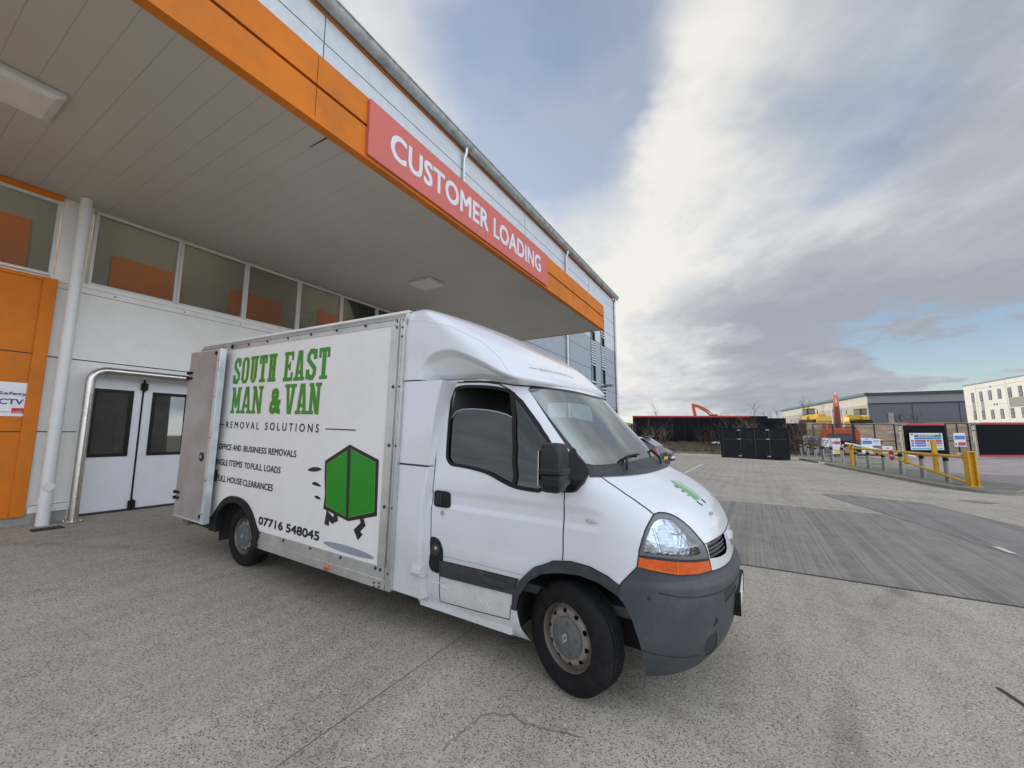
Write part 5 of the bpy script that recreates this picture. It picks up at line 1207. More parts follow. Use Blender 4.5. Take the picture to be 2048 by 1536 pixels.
for w, (x, y, rz, sp) in zip(ws_, ((0, -.868, radians(-18), .35), (-4.079, -.868, 0, 1.1), (0, .868, pi - radians(18), .2), (-4.079, .868, pi, .4))):
    w.location = (x, y, .338); w.rotation_euler = (0, sp, rz); w.rotation_mode = 'ZYX' if False else 'XYZ'
m = MB()
for s in (1, -1):
    for xc, zc, rx in ((0.0, .36, .45), (-4.08, .34, .47)):
        m = MB()
        b = len(m.v); m.v += [(xc + rx * cos(a), s * y, zc + rx * sin(a)) for y in (-.955 if xc == 0 else -1.0, -.60) for a in [radians((8 if xc == 0 else -15) + (187 if xc == 0 else 210) * k / 14) for k in range(15)]]; m.f += [(b + k, b + k + 1, b + k + 16, b + k + 15) for k in range(14)]
        m.box(xc - .46, xc + .46, min(s * .60, s * .595), max(s * .60, s * .595), .30, .85); m.build('wheel_arch_liner', M_UNDER, van)
# ---- mirrors (the passenger one folded back against the cab)
for s in (1, -1):
    pm = MB(); A = [(.10, 1.37), (.065, 1.29), (.02, 1.262), (-.10, 1.262), (-.165, 1.29), (-.12, 1.41), (-.04, 1.53), (0.0, 1.47)]
    def mm_(x, z, o): t = t_from_x(cab, x, z); P, n = onskin(t, z); P = P + n * o; return (P.x, P.y * s, P.z)
    pm.prism(smoothpoly(A, 2), lambda x, z: mm_(x, z, .045), lambda x, z: mm_(x, z, -.005)); mb = pm.build('door_mirror', M_BLACK, van, bevel=.008)
    q = MB(); q.tube([(-.02, s * -.98, 1.34), (-.02 - .15 * (s < 0), s * -1.20 + .1 * (s < 0) * -1, 1.36)], [.05, .045], 10); q.build('mirror_arm', M_BLACK, mb)
    rings = []
    for z, hx, hy, oy in ((1.300, .055, .055, 0), (1.308, .072, .075, 0), (1.335, .080, .085, 0), (1.352, .096, .105, 0), (1.372, .098, .108, 0), (1.386, .084, .092, 0), (1.412, .085, .093, 0), (1.426, .099, .110, 0), (1.446, .100, .111, 0), (1.458, .088, .098, 0), (1.50, .088, .098, 0), (1.56, .084, .096, 0), (1.60, .078, .090, 0), (1.615, .066, .078, 0), (1.622, .04, .05, 0)):
        rings.append([(-.008 + .9 * hx * max(-1, min(1, 1.25 * cos(a))) * (1 if cos(a) > 0 else .72) , s * (-1.225 + .9 * hy * max(-1, min(1, 1.25 * sin(a)))), 1.44 + (z - .02 - 1.44) * .92) for a in [2 * pi * k / 24 for k in range(24)]])
    if s < 0: rings = [[(x * .9 - .36 + (abs(y) - 1.235) * -.9, 1.08 + (x + .0) * .3, z) for x, y, z in R_] for R_ in rings]
    q = MB(); q.loft(rings); q.build('mirror_housing', mat('mirror_plastic', (.010, .0105, .012), .5, var=.15, bump=.06, bscale=260), mb, smooth='auto')
    if s < 0: continue
    q = MB(); q.box(-.078, -.072, min(s * -1.155, s * -1.295), max(s * -1.155, s * -1.295), 1.33, 1.54); q.build('mirror_glass', mat('mirror_silver', (.8, .8, .8), .03, 1.0, var=0), mb)
# ---- wipers
def wiper(t0, z0, t1, z1, bt0, bt1, zz, s=1):
    q = MB(); f = lambda t, z, o: tuple((lambda P, n: Vector(((P + n * o).x, (P + n * o).y * s, (P + n * o).z)))(*onskin(t, z)))
    q.tube([f(t0, z0, .012), f(t0 + (t1 - t0) * .2, z0 + .03, .04), f(t1, z1, .022)], .009, 8); a = q.build('wiper', M_BLACK, van)
    q = MB(); q.tube([f(bt0 + (bt1 - bt0) * k / 6, zz[0] + (zz[1] - zz[0]) * k / 6 + .012 * sin(pi * k / 6), .014) for k in range(7)], .008, 6); q.build('wiper_blade', M_BLACK, a)
wiper(.800, 1.395, .842, 1.475, .805, .925, (1.455, 1.487)); wiper(.945, 1.398, .905, 1.50, .80, .93, (1.47, 1.50), -1)
# ---- cab interior
m = MB(); m.box(-1.2, .5, -.82, .82, .50, .56); m.box(-1.16, -1.12, -.86, .86, .56, 2.02); m.build('cab_floor', mat('cab_trim', (.10, .105, .11), .8), van)
m = MB(); m.loft([[(-.16, y, .7), (.02, y, 1.18), (.16, y, 1.27), (.26, y, 1.25), (.3, y, .7)] for y in (-.74, -.4, 0, .4, .74)]); m.build('dashboard', mat('dash_plastic', (.07, .08, .085), .6), van, bevel=.02)
for y, w in ((-.45, .26), (.28, .48)):
    m = MB(); m.loft([[(-.98 + dx, y + q * w * k, z) for q, dx in ((-1, 0), (-1, .12), (1, .12), (1, 0))] for z, k in ((.95, .95), (1.2, 1), (1.5, .92), (1.62, .7))]); m.loft([[(-.95 + dx, y + q * w * .45, z) for q, dx in ((-1, 0), (-1, .09), (1, .09), (1, 0))] for z in (1.64, 1.82)]); m.box(-.95, -.42, y - w, y + w, .78, .98); m.build('seat', M_SEAT, van, bevel=.03)
m = MB(); c = Vector((-.30, -.43, 1.22)); ax = Vector((-.55, 0, .83)).normalized(); u_ = Vector((0, 1, 0)); v_ = ax.cross(u_)
m.tube([tuple(c + (u_ * cos(a) + v_ * sin(a)) * .20) for a in [2 * pi * k / 24 for k in range(25)]], .016, 8, cap=False); m.tube([tuple(c - u_ * .19), tuple(c + u_ * .19)], .018, 6); m.tube([tuple(c), tuple(c - ax * .3)], .03, 8); m.build('steering_wheel', M_BLACK, van)
m = MB(); m.add([(.04, -.70, 1.285), (.16, -.64, 1.300), (.11, -.50, 1.298), (-.01, -.56, 1.283)], [(0, 1, 2, 3)]); m.build('dash_paper', M_SIGNW, van)
m = MB(); m.tube([(-.12, 0, 1.86), (-.10, 0, 1.80)], .01, 6); m.box(-.12, -.09, -.10, .10, 1.72, 1.79); m.build('interior_mirror', M_BLACK, van)
# ------------------------------------------------------------------ terrain beyond the yard
def hills(r, d):
    z = -.30
    if d > 40: z += 3.9 * sstep(41, 72, d) if 'sstep' in globals() else 0
    z += (1.6 + .25 * sin(r * .4)) * sstep(20, 4, r) * sstep(43, 60, d)
    z += (.55 * sin(r * .55 + 1.2) * sin(d * .33) + .35 * sin(r * 1.3 + d * .21)) * sstep(42, 48, d) * sstep(75, 60, d)
    return z + .10 * sin(r * .9 + d * .5) * sstep(42, 50, d) + .07 * sin(r * 2.3 - d * 1.3) * sstep(42, 50, d)
random.seed(3)
m = MB(); nr, ndp = 90, 60
DS = [39.2 + 40 * (k / 40) ** 1.2 if k <= 40 else 79.2 + (k - 40) ** 2.2 * 1.7 for k in range(ndp)]
for d in DS:
    for i in range(nr):
        r = -30 + 180 * i / (nr - 1) * (1 if d < 90 else d / 90); p = rd(r, d); m.v.append((p.x, p.y, hills(r, d) + random.uniform(-.06, .06) * (d > 42)))
m.f = [(j * nr + i, j * nr + i + 1, (j + 1) * nr + i + 1, (j + 1) * nr + i) for j in range(ndp - 1) for i in range(nr - 1)]
struct(m.build('terrain', M_SOIL, smooth=True))
# grassy bank under the long hoarding
m = MB(); nr = 60
for j in range(9):
    for i in range(nr):
        r = 6 + 21.5 * i / (nr - 1); fade = sstep(27.3, 23.5, r); k = j / 8
        d = 33.6 + 5.4 * k + .4 * sin(r * .3); d = max(d, 33.2 + .05 * (r - 10)); p = rd(r, d)
        m.v.append((p.x, p.y, gz(p.x) - .02 + (.86 * sstep(0, 1, k) * (.25 + .75 * fade) + random.uniform(-.05, .07)) * (j > 0)))
m.f = [(j * nr + i, j * nr + i + 1, (j + 1) * nr + i + 1, (j + 1) * nr + i) for j in range(8) for i in range(nr - 1)]
bank = m.build('ground', M_GRASS, smooth=True); bank['kind'] = 'structure'
m = MB()
for _ in range(6000):
    r = random.uniform(6, 27); k = random.random(); fade = sstep(27.3, 23.5, r)
    p = rd(r, 33.7 + 5.2 * k); z = gz(p.x) + .84 * sstep(0, 1, k) * (.25 + .75 * fade); h = random.uniform(.08, .28); a = random.uniform(0, 6.3); w = .03
    m.add([(p.x - w * cos(a), p.y - w * sin(a), z), (p.x + w * cos(a), p.y + w * sin(a), z), (p.x + random.uniform(-.12, .12), p.y + random.uniform(-.12, .12), z + h)], [(0, 1, 2)])
struct(m.build('grass', mat('grass_blades', (.12, .10, .055), .95, var=.5, vscale=1.5), recalc=False), 'stuff')
m = MB(); pts = [rd(6 + 20.5 * i / 20, 33.45 + .05 * max(0, 6 + i - 10) + .12) for i in range(21)]
for a, b in zip(pts, pts[1:]):
    t = (b - a).normalized(); m.obox(((a.x + b.x) / 2, (a.y + b.y) / 2), (t.x, t.y), (-t.y, t.x), (b - a).length / 2, .07, gz(a.x) - .05, gz(a.x) + .12)
struct(m.build('kerb', M_KERB))
# ------------------------------------------------------------------ hoardings and site gates
def plane_box(m, a, b, z0, z1, th=.03, o=0.0):
    """upright slab from a to b (Vectors, xy)"""
    t = (b - a); t.z = 0; L = t.length; t.normalize(); c = (a + b) / 2; n = Vector((t.y, -t.x, 0))
    if n.dot(FWD) > 0: n = -n
    c = c + n * o; m.obox((c.x, c.y), (t.x, t.y), (n.x, n.y), L / 2, th / 2, z0, z1)
h = thing('site_hoarding', 'long black plywood hoarding with red capping above the grassy bank', 'hoarding', tuple(rd(11.4, 38.3, .95)))
def sub(o_, *vals): pass
def hp(m, name, mt, parent, root, **k):
    l = root.location; m.v = [(x - l.x, y - l.y, z - l.z) for x, y, z in m.v]; return m.build(name, mt, parent, **k)
r0, r1 = 11.4, 22.45
m = MB(); plane_box(m, rd(r0, 38.3), rd(r1, 38.3), .90, 3.28, .06); bd = hp(m, 'boarding', M_HOARD, h, h)
m = MB(); plane_box(m, rd(r0, 38.3), rd(r1, 38.3), 3.28, 3.43, .12); hp(m, 'capping', M_RED, h, h)
m = MB(); plane_box(m, rd(r0, 38.3), rd(r1, 38.3), .78, .98, .10); hp(m, 'skirting', M_RED, h, h)
m = MB()
for k in range(1, 10): a = r0 + k * 1.22; plane_box(m, rd(a - .01, 38.3), rd(a + .01, 38.3), .98, 3.27, .01, .036)
hp(m, 'board_joints', M_GAP, bd, h)
for a, b, zt, zb in ((22.47, 24.15, 3.40, .6), (24.17, 25.85, 3.20, .4), (25.87, 27.75, 2.72, .0)):
    m = MB(); plane_box(m, rd(a, 38.35), rd(b, 38.35), zb, zt, .06); hp(m, 'step_boarding', M_HOARD, h, h)
h = thing('site_hoarding', 'black hoarding with dark red edges standing before the cream office block', 'hoarding', tuple(rd(42.2, 37, -.3)))
m = MB(); plane_box(m, rd(42.2, 37), rd(56, 36), -.15, 2.58, .06); hp(m, 'boarding', M_HOARD, h, h)
m = MB(); plane_box(m, rd(42.6, 37), rd(56, 36), 2.58, 2.76, .10); hp(m, 'capping', M_RED, h, h)
m = MB(); plane_box(m, rd(42.2, 37), rd(56, 36), -.34, -.15, .10); hp(m, 'skirting', M_RED, h, h)
h = thing('site_hoarding', 'single black hoarding panel with red top carrying the SITE SAFETY board', 'hoarding', tuple(rd(35.9, 37.4, -.3)))
m = MB(); plane_box(m, rd(35.95, 37.4), rd(39.75, 37.4), -.15, 2.50, .06); hp(m, 'boarding', M_HOARD, h, h)
m = MB(); plane_box(m, rd(36.25, 37.4), rd(39.65, 37.4), 2.50, 2.68, .10); hp(m, 'capping', M_RED, h, h)
m = MB(); plane_box(m, rd(35.95, 37.4), rd(39.75, 37.4), -.34, -.15, .10); hp(m, 'skirting', M_RED, h, h)
def mesh_gate(a, b, z0, z1, lab, cat='gate', d=37.8, name='mesh_gate'):
    g = thing(name, lab, cat, tuple(rd(a, d, z0)))
    A, B = rd(a, d), rd(b, d)
    m = MB(); t = .035
    for z in (z0 + .05, (z0 + z1) / 2 - .1, z1): plane_box(m, A, B, z - t, z + t, .06)
    hp(m, 'rail', M_BSTEEL, g, g)
    for r_ in (a, (a + b) / 2, b):
        m = MB(); plane_box(m, rd(r_ - .04, d), rd(r_ + .04, d), z0, z1 + .03, .08, .002); hp(m, 'stile', M_BSTEEL, g, g)
    m = MB(); n = int((b - a) / .16)
    for k in range(1, n): r_ = a + (b - a) * k / n; plane_box(m, rd(r_ - .0025, d), rd(r_ + .0025, d), z0 + .08, z1 - .03, .005, -.01)
    for k in range(1, 9): z = z0 + (z1 - z0) * k / 9; plane_box(m, A, B, z - .0025, z + .0025, .005, -.02)
    hp(m, 'mesh_infill', mat('weld_mesh', (.07, .07, .065), .7), g, g)
    return g
mesh_gate(27.95, 31.6, -.28, 2.62, 'black mesh site gate leaf in front of the orange excavator')
mesh_gate(31.75, 35.5, -.28, 2.62, 'black mesh site gate leaf carrying blue, yellow and grey notices')
mesh_gate(39.85, 41.9, -.28, 2.66, 'narrow mesh fence bay between the two right-hand hoardings', 'fence', 37.4, 'mesh_fence')
for r_, d, lab, hh in ((35.72, 37.5, 'grey steel gate post left of the SITE SAFETY panel', 2.75), (42.02, 37.1, 'pale steel post at the near end of the right-hand hoarding', 2.8)):
    t = thing('gate_post', lab, 'post', tuple(rd(r_, d, -.3)))
    m = MB(); m.cyl((0, 0), .075, 0, hh, 12); m.build('post', M_ALU, t, smooth='auto'); m = MB(); m.cyl((0, 0), .10, hh, hh + .08, 12); m.cyl((0, 0), .09, hh - .5, hh - .42, 12); m.build('cap', M_BSTEEL, t)
# ---- notices
def board(r_, d, zc, w, hgt, lab, items, name='notice_board', tilt=0.0):
    """white board facing the yard; items: (x0,x1,y0,y1,mat | text) in 0..1"""
    t = thing(name, lab, 'sign', tuple(rd(r_, d, zc)), YAW)
    m = MB(); m.box(-w / 2, w / 2, 0, .02, -hgt / 2, hgt / 2); m.build('board', M_SIGNW, t)
    for it in items:
        x0, x1, y0, y1, mt = it[:5]
        f = lambda u, v, d_=0: (u, -.006, v)
        X0, X1, Y0, Y1 = -w / 2 + w * x0, -w / 2 + w * x1, -hgt / 2 + hgt * y0, -hgt / 2 + hgt * y1
        if len(it) == 6: text('lettering', it[5], X0, X1, Y0, Y1, lambda u, v, d_=0: (u, -.010, v), mt, t, bold=.03)
        else:
            m = MB(); m.box(X0, X1, -.006, -.001, Y0, Y1); m.build('coloured_panel', mt, t)
    return t
SS = [(.04, .96, .80, .90, M_SGRN), (.16, .96, .69, .785, M_SBLUE)]
board(37.75, 37.2, 1.04, 3.0, 1.52, 'large white SITE SAFETY board with coloured rows on the black hoarding panel', [(.14, .96, .76, .90, M_SGRN), (.14, .96, .63, .74, M_SBLUE), (.14, .48, .47, .60, M_SRED), (.60, .96, .47, .60, M_SRED), (.14, .48, .34, .45, M_SBLUE), (.60, .96, .34, .45, M_SBLUE), (.14, .48, .20, .31, M_SBLUE), (.60, .96, .20, .31, M_SYEL), (.04, .96, .04, .12, M_SCYAN), (.03, .11, .20, .31, M_SBLUE), (.03, .11, .34, .45, M_SBLUE), (.03, .11, .49, .59, M_SRED), (.51, .58, .47, .60, M_SRED), (.51, .58, .20, .40, M_SYEL), (.05, .10, .85, .97, M_SGREY), (.90, .95, .91, .98, M_SGREY), (.26, .76, .785, .875, M_SIGNW, 'SITE SAFETY')], 'safety_board')
board(28.85, 37.55, .95, .80, .80, 'pale notice with two printed lines on the gate before the excavator', [(.15, .85, .70, .76, M_SGREY), (.2, .8, .50, .55, M_SGREY)])
board(28.88, 37.54, .32, .78, .46, 'dark grey plate hanging below the pale notice on the excavator gate', [(.0, 1, .0, 1, M_SGREY)])
board(29.75, 37.56, .62, .86, 1.42, 'white notice with red and yellow panels on the excavator gate', [(.25, .95, .62, .80, M_SRED), (.28, .92, .06, .28, M_SYEL), (.05, .2, .64, .76, M_SRED)])
board(32.6, 37.55, .66, .96, 1.40, 'white notice with a blue panel over a yellow panel on the right gate leaf', [(.08, .98, .60, .82, M_SBLUE), (.28, .96, .04, .26, M_SYEL), (.35, .65, .90, .95, M_SRED)])
board(33.45, 37.56, .98, .80, .62, 'small pale notice with dark heading on the right gate leaf', [(.15, .85, .60, .72, M_SGREY), (.3, .8, .35, .42, M_SGREY)])
board(33.48, 37.55, .40, .78, .44, 'dark grey plate under the small pale notice on the right gate leaf', [(0, 1, 0, 1, M_SGREY)])
board(34.45, 37.57, .30, .90, .62, 'low white notice with one yellow panel near the gate post', [(.28, .95, .05, .50, M_SYEL), (.08, .2, .1, .35, M_SGREY), (.35, .7, .66, .78, M_SRED)])
board(40.75, 37.15, 1.20, 1.05, 1.22, 'white notice with blue band and red band on the narrow mesh fence bay', [(.05, .95, .52, .80, M_SBLUE), (.30, .95, .06, .32, M_SRED), (.05, .2, .1, .25, M_SRED)])
board(26.95, 36.9, .76, 1.28, 1.62, 'weathered notice with blue and red bands half hidden by the bare bush', [(.35, .95, .64, .86, M_SBLUE), (.05, .95, .42, .56, M_SRED), (.45, .95, .06, .34, M_SCYAN)])
# ---- palisade fence running away to the left of the hoarding
h = thing('palisade_fence', 'short run of dark steel fence posts left of the black hoarding', 'fence', tuple(rd(8.6, 33.5, .1)))
for k in range(7):
    m = MB(); d = 31 + k * 1.15; r_ = 8.35 + k * .53 - .0 ; p = rd(r_, d); m.obox((p.x, p.y), (RGT.x, RGT.y), (FWD.x, FWD.y), .06, .06, .0, 2.15 + k * .10); hp(m, 'pale', M_BSTEEL, h, h)
m = MB(); plane_box(m, rd(8.35, 31), rd(11.5, 37.9), .5, .56, .04); plane_box(m, rd(8.35, 31), rd(11.5, 37.9), 1.9, 1.96, .04); hp(m, 'rail', M_BSTEEL, h, h)
# ---- dark steel container with double doors
A = Vector((-1.81, 33.4, 0)); _rt = RGT * cos(radians(29)) - FWD * sin(radians(29)); B = A + _rt * 4.15; t_ = (B - A).normalized(); n_ = Vector((t_.y, -t_.x, 0)); Lc = (B - A).length
c_ = thing('steel_container', 'dark navy steel storage container with panelled double doors at the yard edge', 'container', (A.x, A.y, -.06)); c_.rotation_euler = (0, 0, math.atan2(t_.y, t_.x))
m = MB(); m.box(.05, Lc - .05, .05, 2.3, .08, 2.12); m.build('body', M_BSTEEL, c_)
m = MB()
for a, b in ((0, .08), (Lc - .08, Lc)): m.box(a, b, 0, .08, 0, 2.18)
m.box(.08, Lc - .08, 0, .08, 2.10, 2.18); m.box(.08, Lc - .08, 0, .08, .02, .10); m.build('frame', M_BSTEEL, c_)
for a, b in ((.10, 1.18), (1.20, Lc / 2 - .01), (Lc / 2 + .01, Lc - 1.22), (Lc - 1.20, Lc - .10)):
    m = MB(); m.box(a, b, .015, .045, .12, 2.08); d_ = m.build('door', M_BSTEEL, c_, bevel=.006); m = MB(); m.box(a + .04, b - .04, .0, .014, 1.38, 1.42); m.box(a + .04, a + .08, .0, .014, .15, 2.05); m.build('stiffener', mat('rust_steel', (.07, .055, .06), .7), d_)
for x in (1.19, Lc - 1.21):
    for z in (.22, 1.40, 2.04): m = MB(); m.box(x - .10, x + .10, -.012, .012, z - .03, z + .03); m.build('hinge', M_ALU, c_)
# ---- bollards
b0 = None
BOLL = [(3.585, 40.6, .98, 1), (3.90, 39.07, .98, 1), (4.27, 38.3, .93, 2), (4.34, 35.2, 1.1, 0), (4.57, 33.46, 1.12, 0), (4.89, 32.03, 1.14, 0), (5.14, 29.9, .95, 2), (5.41, 28.4, 1.0, 2), (5.77, 27.2, .95, 2), (5.99, 25.4, 1.12, 2), (6.27, 23.8, 1.12, 2), (6.56, 22.3, 1.12, 2)]
BLAB = ['farthest steel bollard on the verge by the bare bush', 'second steel bollard from the bare bush', 'short steel bollard with black cap right of the weathered notice', 'bright steel bollard below the excavator, left of three', 'bright steel bollard below the excavator, middle of three', 'bright steel bollard just left of the yellow rest post', 'grey steel bollard close behind the yellow rest post', 'grey steel bollard second behind the barrier from the rest post', 'grey steel bollard left of the round red sign', 'steel bollard between the round red sign and the short upright', 'steel bollard between the short and the tall barrier uprights', 'nearest steel bollard beside the thick yellow pivot post']
for i, ((x, y, hh, k), lab) in enumerate(zip(BOLL, BLAB)):
    t = thing('steel_bollard', lab, 'bollard', (x, y, gz(x) + .08), group='steel bollards along the verge')
    if b0 is None:
        m = MB(); m.cyl((0, 0), .075, 0, .78, 16); p_ = m.build('post', mat('bollard_steel', (.33, .32, .30), .4, .5, var=.15, vscale=6), t, smooth='auto')
        m = MB(); m.cyl((0, 0), .078, .76, .90, 16); q_ = m.build('black_band', M_BLACK, t, smooth='auto')
        m = MB(); m.cyl((0, 0), .075, .90, .985, 16); m.cyl((0, 0), .07, .985, 1.0, 16, .05); s_ = m.build('cap', MATS['bollard_steel'], t, smooth='auto'); b0 = (p_, q_, s_)
    else:
        for o in b0: c = o.copy(); COL.objects.link(c); c.parent = t
    t.scale = (1.1, 1.1, hh - .07)
# ---- yellow swing barrier
PA = Vector((6.757, 20.87, gz(6.757) + .08)); PB = Vector((4.899, 29.36, gz(4.9) + .08)); dv = (PB - PA); dv.z = 0; LB = dv.length; dv.normalize()
t = thing('swing_barrier', 'yellow steel swing barrier with diagonal brace across the side road', 'barrier', tuple(PA)); t.rotation_euler = (0, 0, math.atan2(dv.y, dv.x))
m = MB()   # local: x along the arm
m.box(-.13, .13, -.12, -.075, 0, 1.22); m.box(-.13, .13, .075, .12, 0, 1.22); m.box(-.035, .035, -.075, .075, 0, 1.20); m.box(-.135, .135, -.125, .125, 1.20, 1.24); m.box(-.20, .20, -.18, .18, -.02, .02); m.build('pivot_post', M_YEL, t, bevel=.008)
m = MB(); m.tube([(.26, 0, 1.02), (LB + .55, 0, 1.10)], .052, 8); m.box(.10, .30, -.05, .05, .95, 1.08); arm = m.build('arm', M_YEL, t, smooth='auto')
m = MB(); m.tube([(.18, 0, .10), (LB * .74, 0, 1.02)], .052, 8); m.build('brace', M_YEL, t, smooth='auto')
m = MB(); m.box(LB * .208 - .055, LB * .208 + .055, -.07, .07, .30, 1.62); m.build('tall_upright', M_YEL, t, bevel=.006)
m = MB(); m.box(LB * .428 - .06, LB * .428 + .06, -.05, .05, .52, 1.03); m.build('short_upright', M_YEL, t)
m = MB(); m.box(-.03, .06, -.06, .06, .06, .16); m.box(.12, .22, -.075, .075, .90, 1.12); m.build('hinge', mat('rusty_hinge', (.20, .13, .05), .8), t)
t2 = thing('stop_sign', 'round red sign with white edge hung on the yellow barrier arm', 'sign', tuple(PA + dv * LB * .537 + Vector((0, 0, .86)))); t2.rotation_euler = (0, 0, math.atan2(dv.y, dv.x))
m = MB(); m.tube([(0, .075, 0), (0, .07, 0)], .27, 24); m.v = [(x, y, z) for x, y, z in m.v]; m.build('rim', M_SIGNW, t2)
flat('disc', [ell(0, 0, .235, .235, 28)], [], lambda u, v: (u, .0765, v), M_RED, t2); flat('bar', [[(-.17, -.04), (.17, -.04), (.17, .04), (-.17, .04)]], [], lambda u, v: (u, .078, v), M_SIGNW, t2)
t = thing('rest_post', 'square yellow post on the kerb carrying the barrier tip', 'post', tuple(PB)); t.rotation_euler = (0, 0, math.atan2(dv.y, dv.x))
m = MB(); m.box(-.075, .075, -.075, .075, -.05, 1.03); m.build('post', M_YEL, t, bevel=.006); m = MB(); m.box(-.09, .09, -.11, -.06, 1.03, 1.25); m.box(-.09, .09, .06, .11, 1.03, 1.25); m.build('fork', M_YEL, t)
p0 = rd(27.4, 33.6, .95); p1 = rd(32.6, 33.2, -.12)
t = thing('raised_pole', 'white barrier pole leaning beyond the yellow rest post', 'pole', tuple(p1))
m = MB(); m.tube([(0, 0, 0), tuple((p0 - p1) * .82)], .085, 10); m.build('tube', M_SIGNW, t, smooth='auto'); m = MB(); m.tube([tuple((p0 - p1) * .83), tuple((p0 - p1))], [.095, .085], 10); m.build('end_cap', M_SIGNW, t, smooth='auto')
# ---- excavators
def excavator(root, boom):
    B_ = lambda m, nme, mt=M_EXC, par=None, **k: m.build(nme, mt, par or root, **k)
    m = MB(); m.box(-1.45, 1.45, -.5, 2.9, 1.0, 1.25); B_(m, 'deck', M_UNDER)
    m = MB()  # counterweight: U-shaped back
    m.prism([(-1.52, .98), (-1.02, .98), (-1.0, 1.55), (-.80, 1.72), (.80, 1.72), (1.0, 1.55), (1.02, .98), (1.52, .98), (1.55, 1.95), (1.40, 2.18), (.6, 2.25), (-.6, 2.25), (-1.40, 2.18), (-1.55, 1.95)], lambda x, z: (x, -.62, z), lambda x, z: (x, .35, z)); B_(m, 'counterweight', bevel=.06)
    m = MB(); m.box(-1.0, 1.0, -.52, .3, 1.0, 1.70); B_(m, 'engine_cover', mat('machine_grey', (.13, .13, .14), .6))
    m = MB(); m.box(-1.35, -.45, .4, 1.6, 1.26, 2.45); m.box(.35, 1.35, .4, 1.9, 1.26, 2.40); B_(m, 'engine_housing', mat('machine_teal', (.05, .10, .10), .6), bevel=.04)
    cb_ = MB(); cb_.box(-1.40, -.45, 1.7, 3.2, 1.26, 2.75); cab_ = B_(cb_, 'cab', M_EXC, bevel=.05); g = MB(); g.box(-1.42, -.43, 1.85, 3.05, 1.75, 2.65); B_(g, 'cab_glass', mat('dark_glass', (.03, .035, .04), .1), cab_)
    for s in (-1, 1):
        m = MB(); pr = [(y, z) for y, z in ((-1.9, .45), (-1.75, .12), (-1.4, 0), (2.6, 0), (2.95, .12), (3.1, .45), (2.95, .78), (2.6, .9), (-1.4, .9), (-1.75, .78))]; x0 = s * 1.15 - .32
        m.prism(pr, lambda y, z: (x0, y, z), lambda y, z: (x0 + .64, y, z)); B_(m, 'track', M_UNDER, bevel=.03)
    m = MB(); m.box(-.8, .8, .0, 1.8, .35, 1.0); B_(m, 'turntable', M_UNDER)
    bm_ = MB(); bm_.loft([[(q * w, y + dy, z + dz) for q, dy, dz in ((-1, 0, -h_), (1, 0, -h_), (1, 0, h_), (-1, 0, h_))] for y, z, w, h_ in boom]); bo = B_(bm_, 'boom', M_EXC, bevel=.03)
    m = MB(); P = [(y, z) for y, z, w, h_ in boom]
    for s in (-.42, .42): m.tube([(s, 1.7, 1.6), (s, P[1][0], P[1][1] - .1)], .075, 8)
    m.tube([(0, P[1][0], P[1][1] + .45), (0, P[-1][0], P[-1][1] + .5)], .07, 8); B_(m, 'rams', M_ALU, bo)
    for s in (-1.5, -.9):
        m = MB(); m.tube([(s, -.1, 2.2), (s, -.1, 2.95), (s, 1.2, 2.95), (s, 1.2, 2.3)], .03, 6); B_(m, 'handrail', M_MYEL)
    m = MB()
    for k in range(5): m.tube([(-.25 + .1 * k, 1.8, 2.2), (-.3 + .12 * k, P[1][0] - .3, P[1][1] + .1), (-.1 + .05 * k, P[-1][0] - .2, P[-1][1] + .2)], .028, 5)
    B_(m, 'hoses', M_UNDER, bo)
p = rd(32.6, 40.6, .02)
t = thing('excavator', 'orange crawler excavator seen from behind with its boom raised', 'excavator', tuple(p), YAW - radians(38.7))
excavator(t, [(1.9, 1.9, .30, .30), (4.0, 4.5, .24, .42), (5.6, 5.75, .19, .30), (6.4, 5.9, .15, .25)])
m = MB(); m.loft([[(q * .2, y + dy, z) for q, dy in ((-1, -.2), (1, -.2), (1, .2), (-1, .2))] for y, z in ((6.3, 6.1), (7.1, 4.4), (7.4, 3.0))]); m.build('dipper', M_EXC, t)
t = thing('excavator', 'orange excavator hidden behind the long black hoarding, only its boom showing', 'excavator', tuple(rd(42.3, 80, 2.9)), YAW + 1.25)
excavator(t, [(1.9, 1.4, .30, .30), (3.6, 3.6, .34, .40), (5.2, 4.55, .26, .28), (5.7, 4.5, .2, .22)])
m = MB(); m.loft([[(q * .24, y + dy, z) for q, dy in ((-1, -.28), (1, -.28), (1, .28), (-1, .28))] for y, z in ((5.9, 5.0), (5.9, 4.2), (5.6, 2.3))]); m.build('dipper', M_EXC, t)
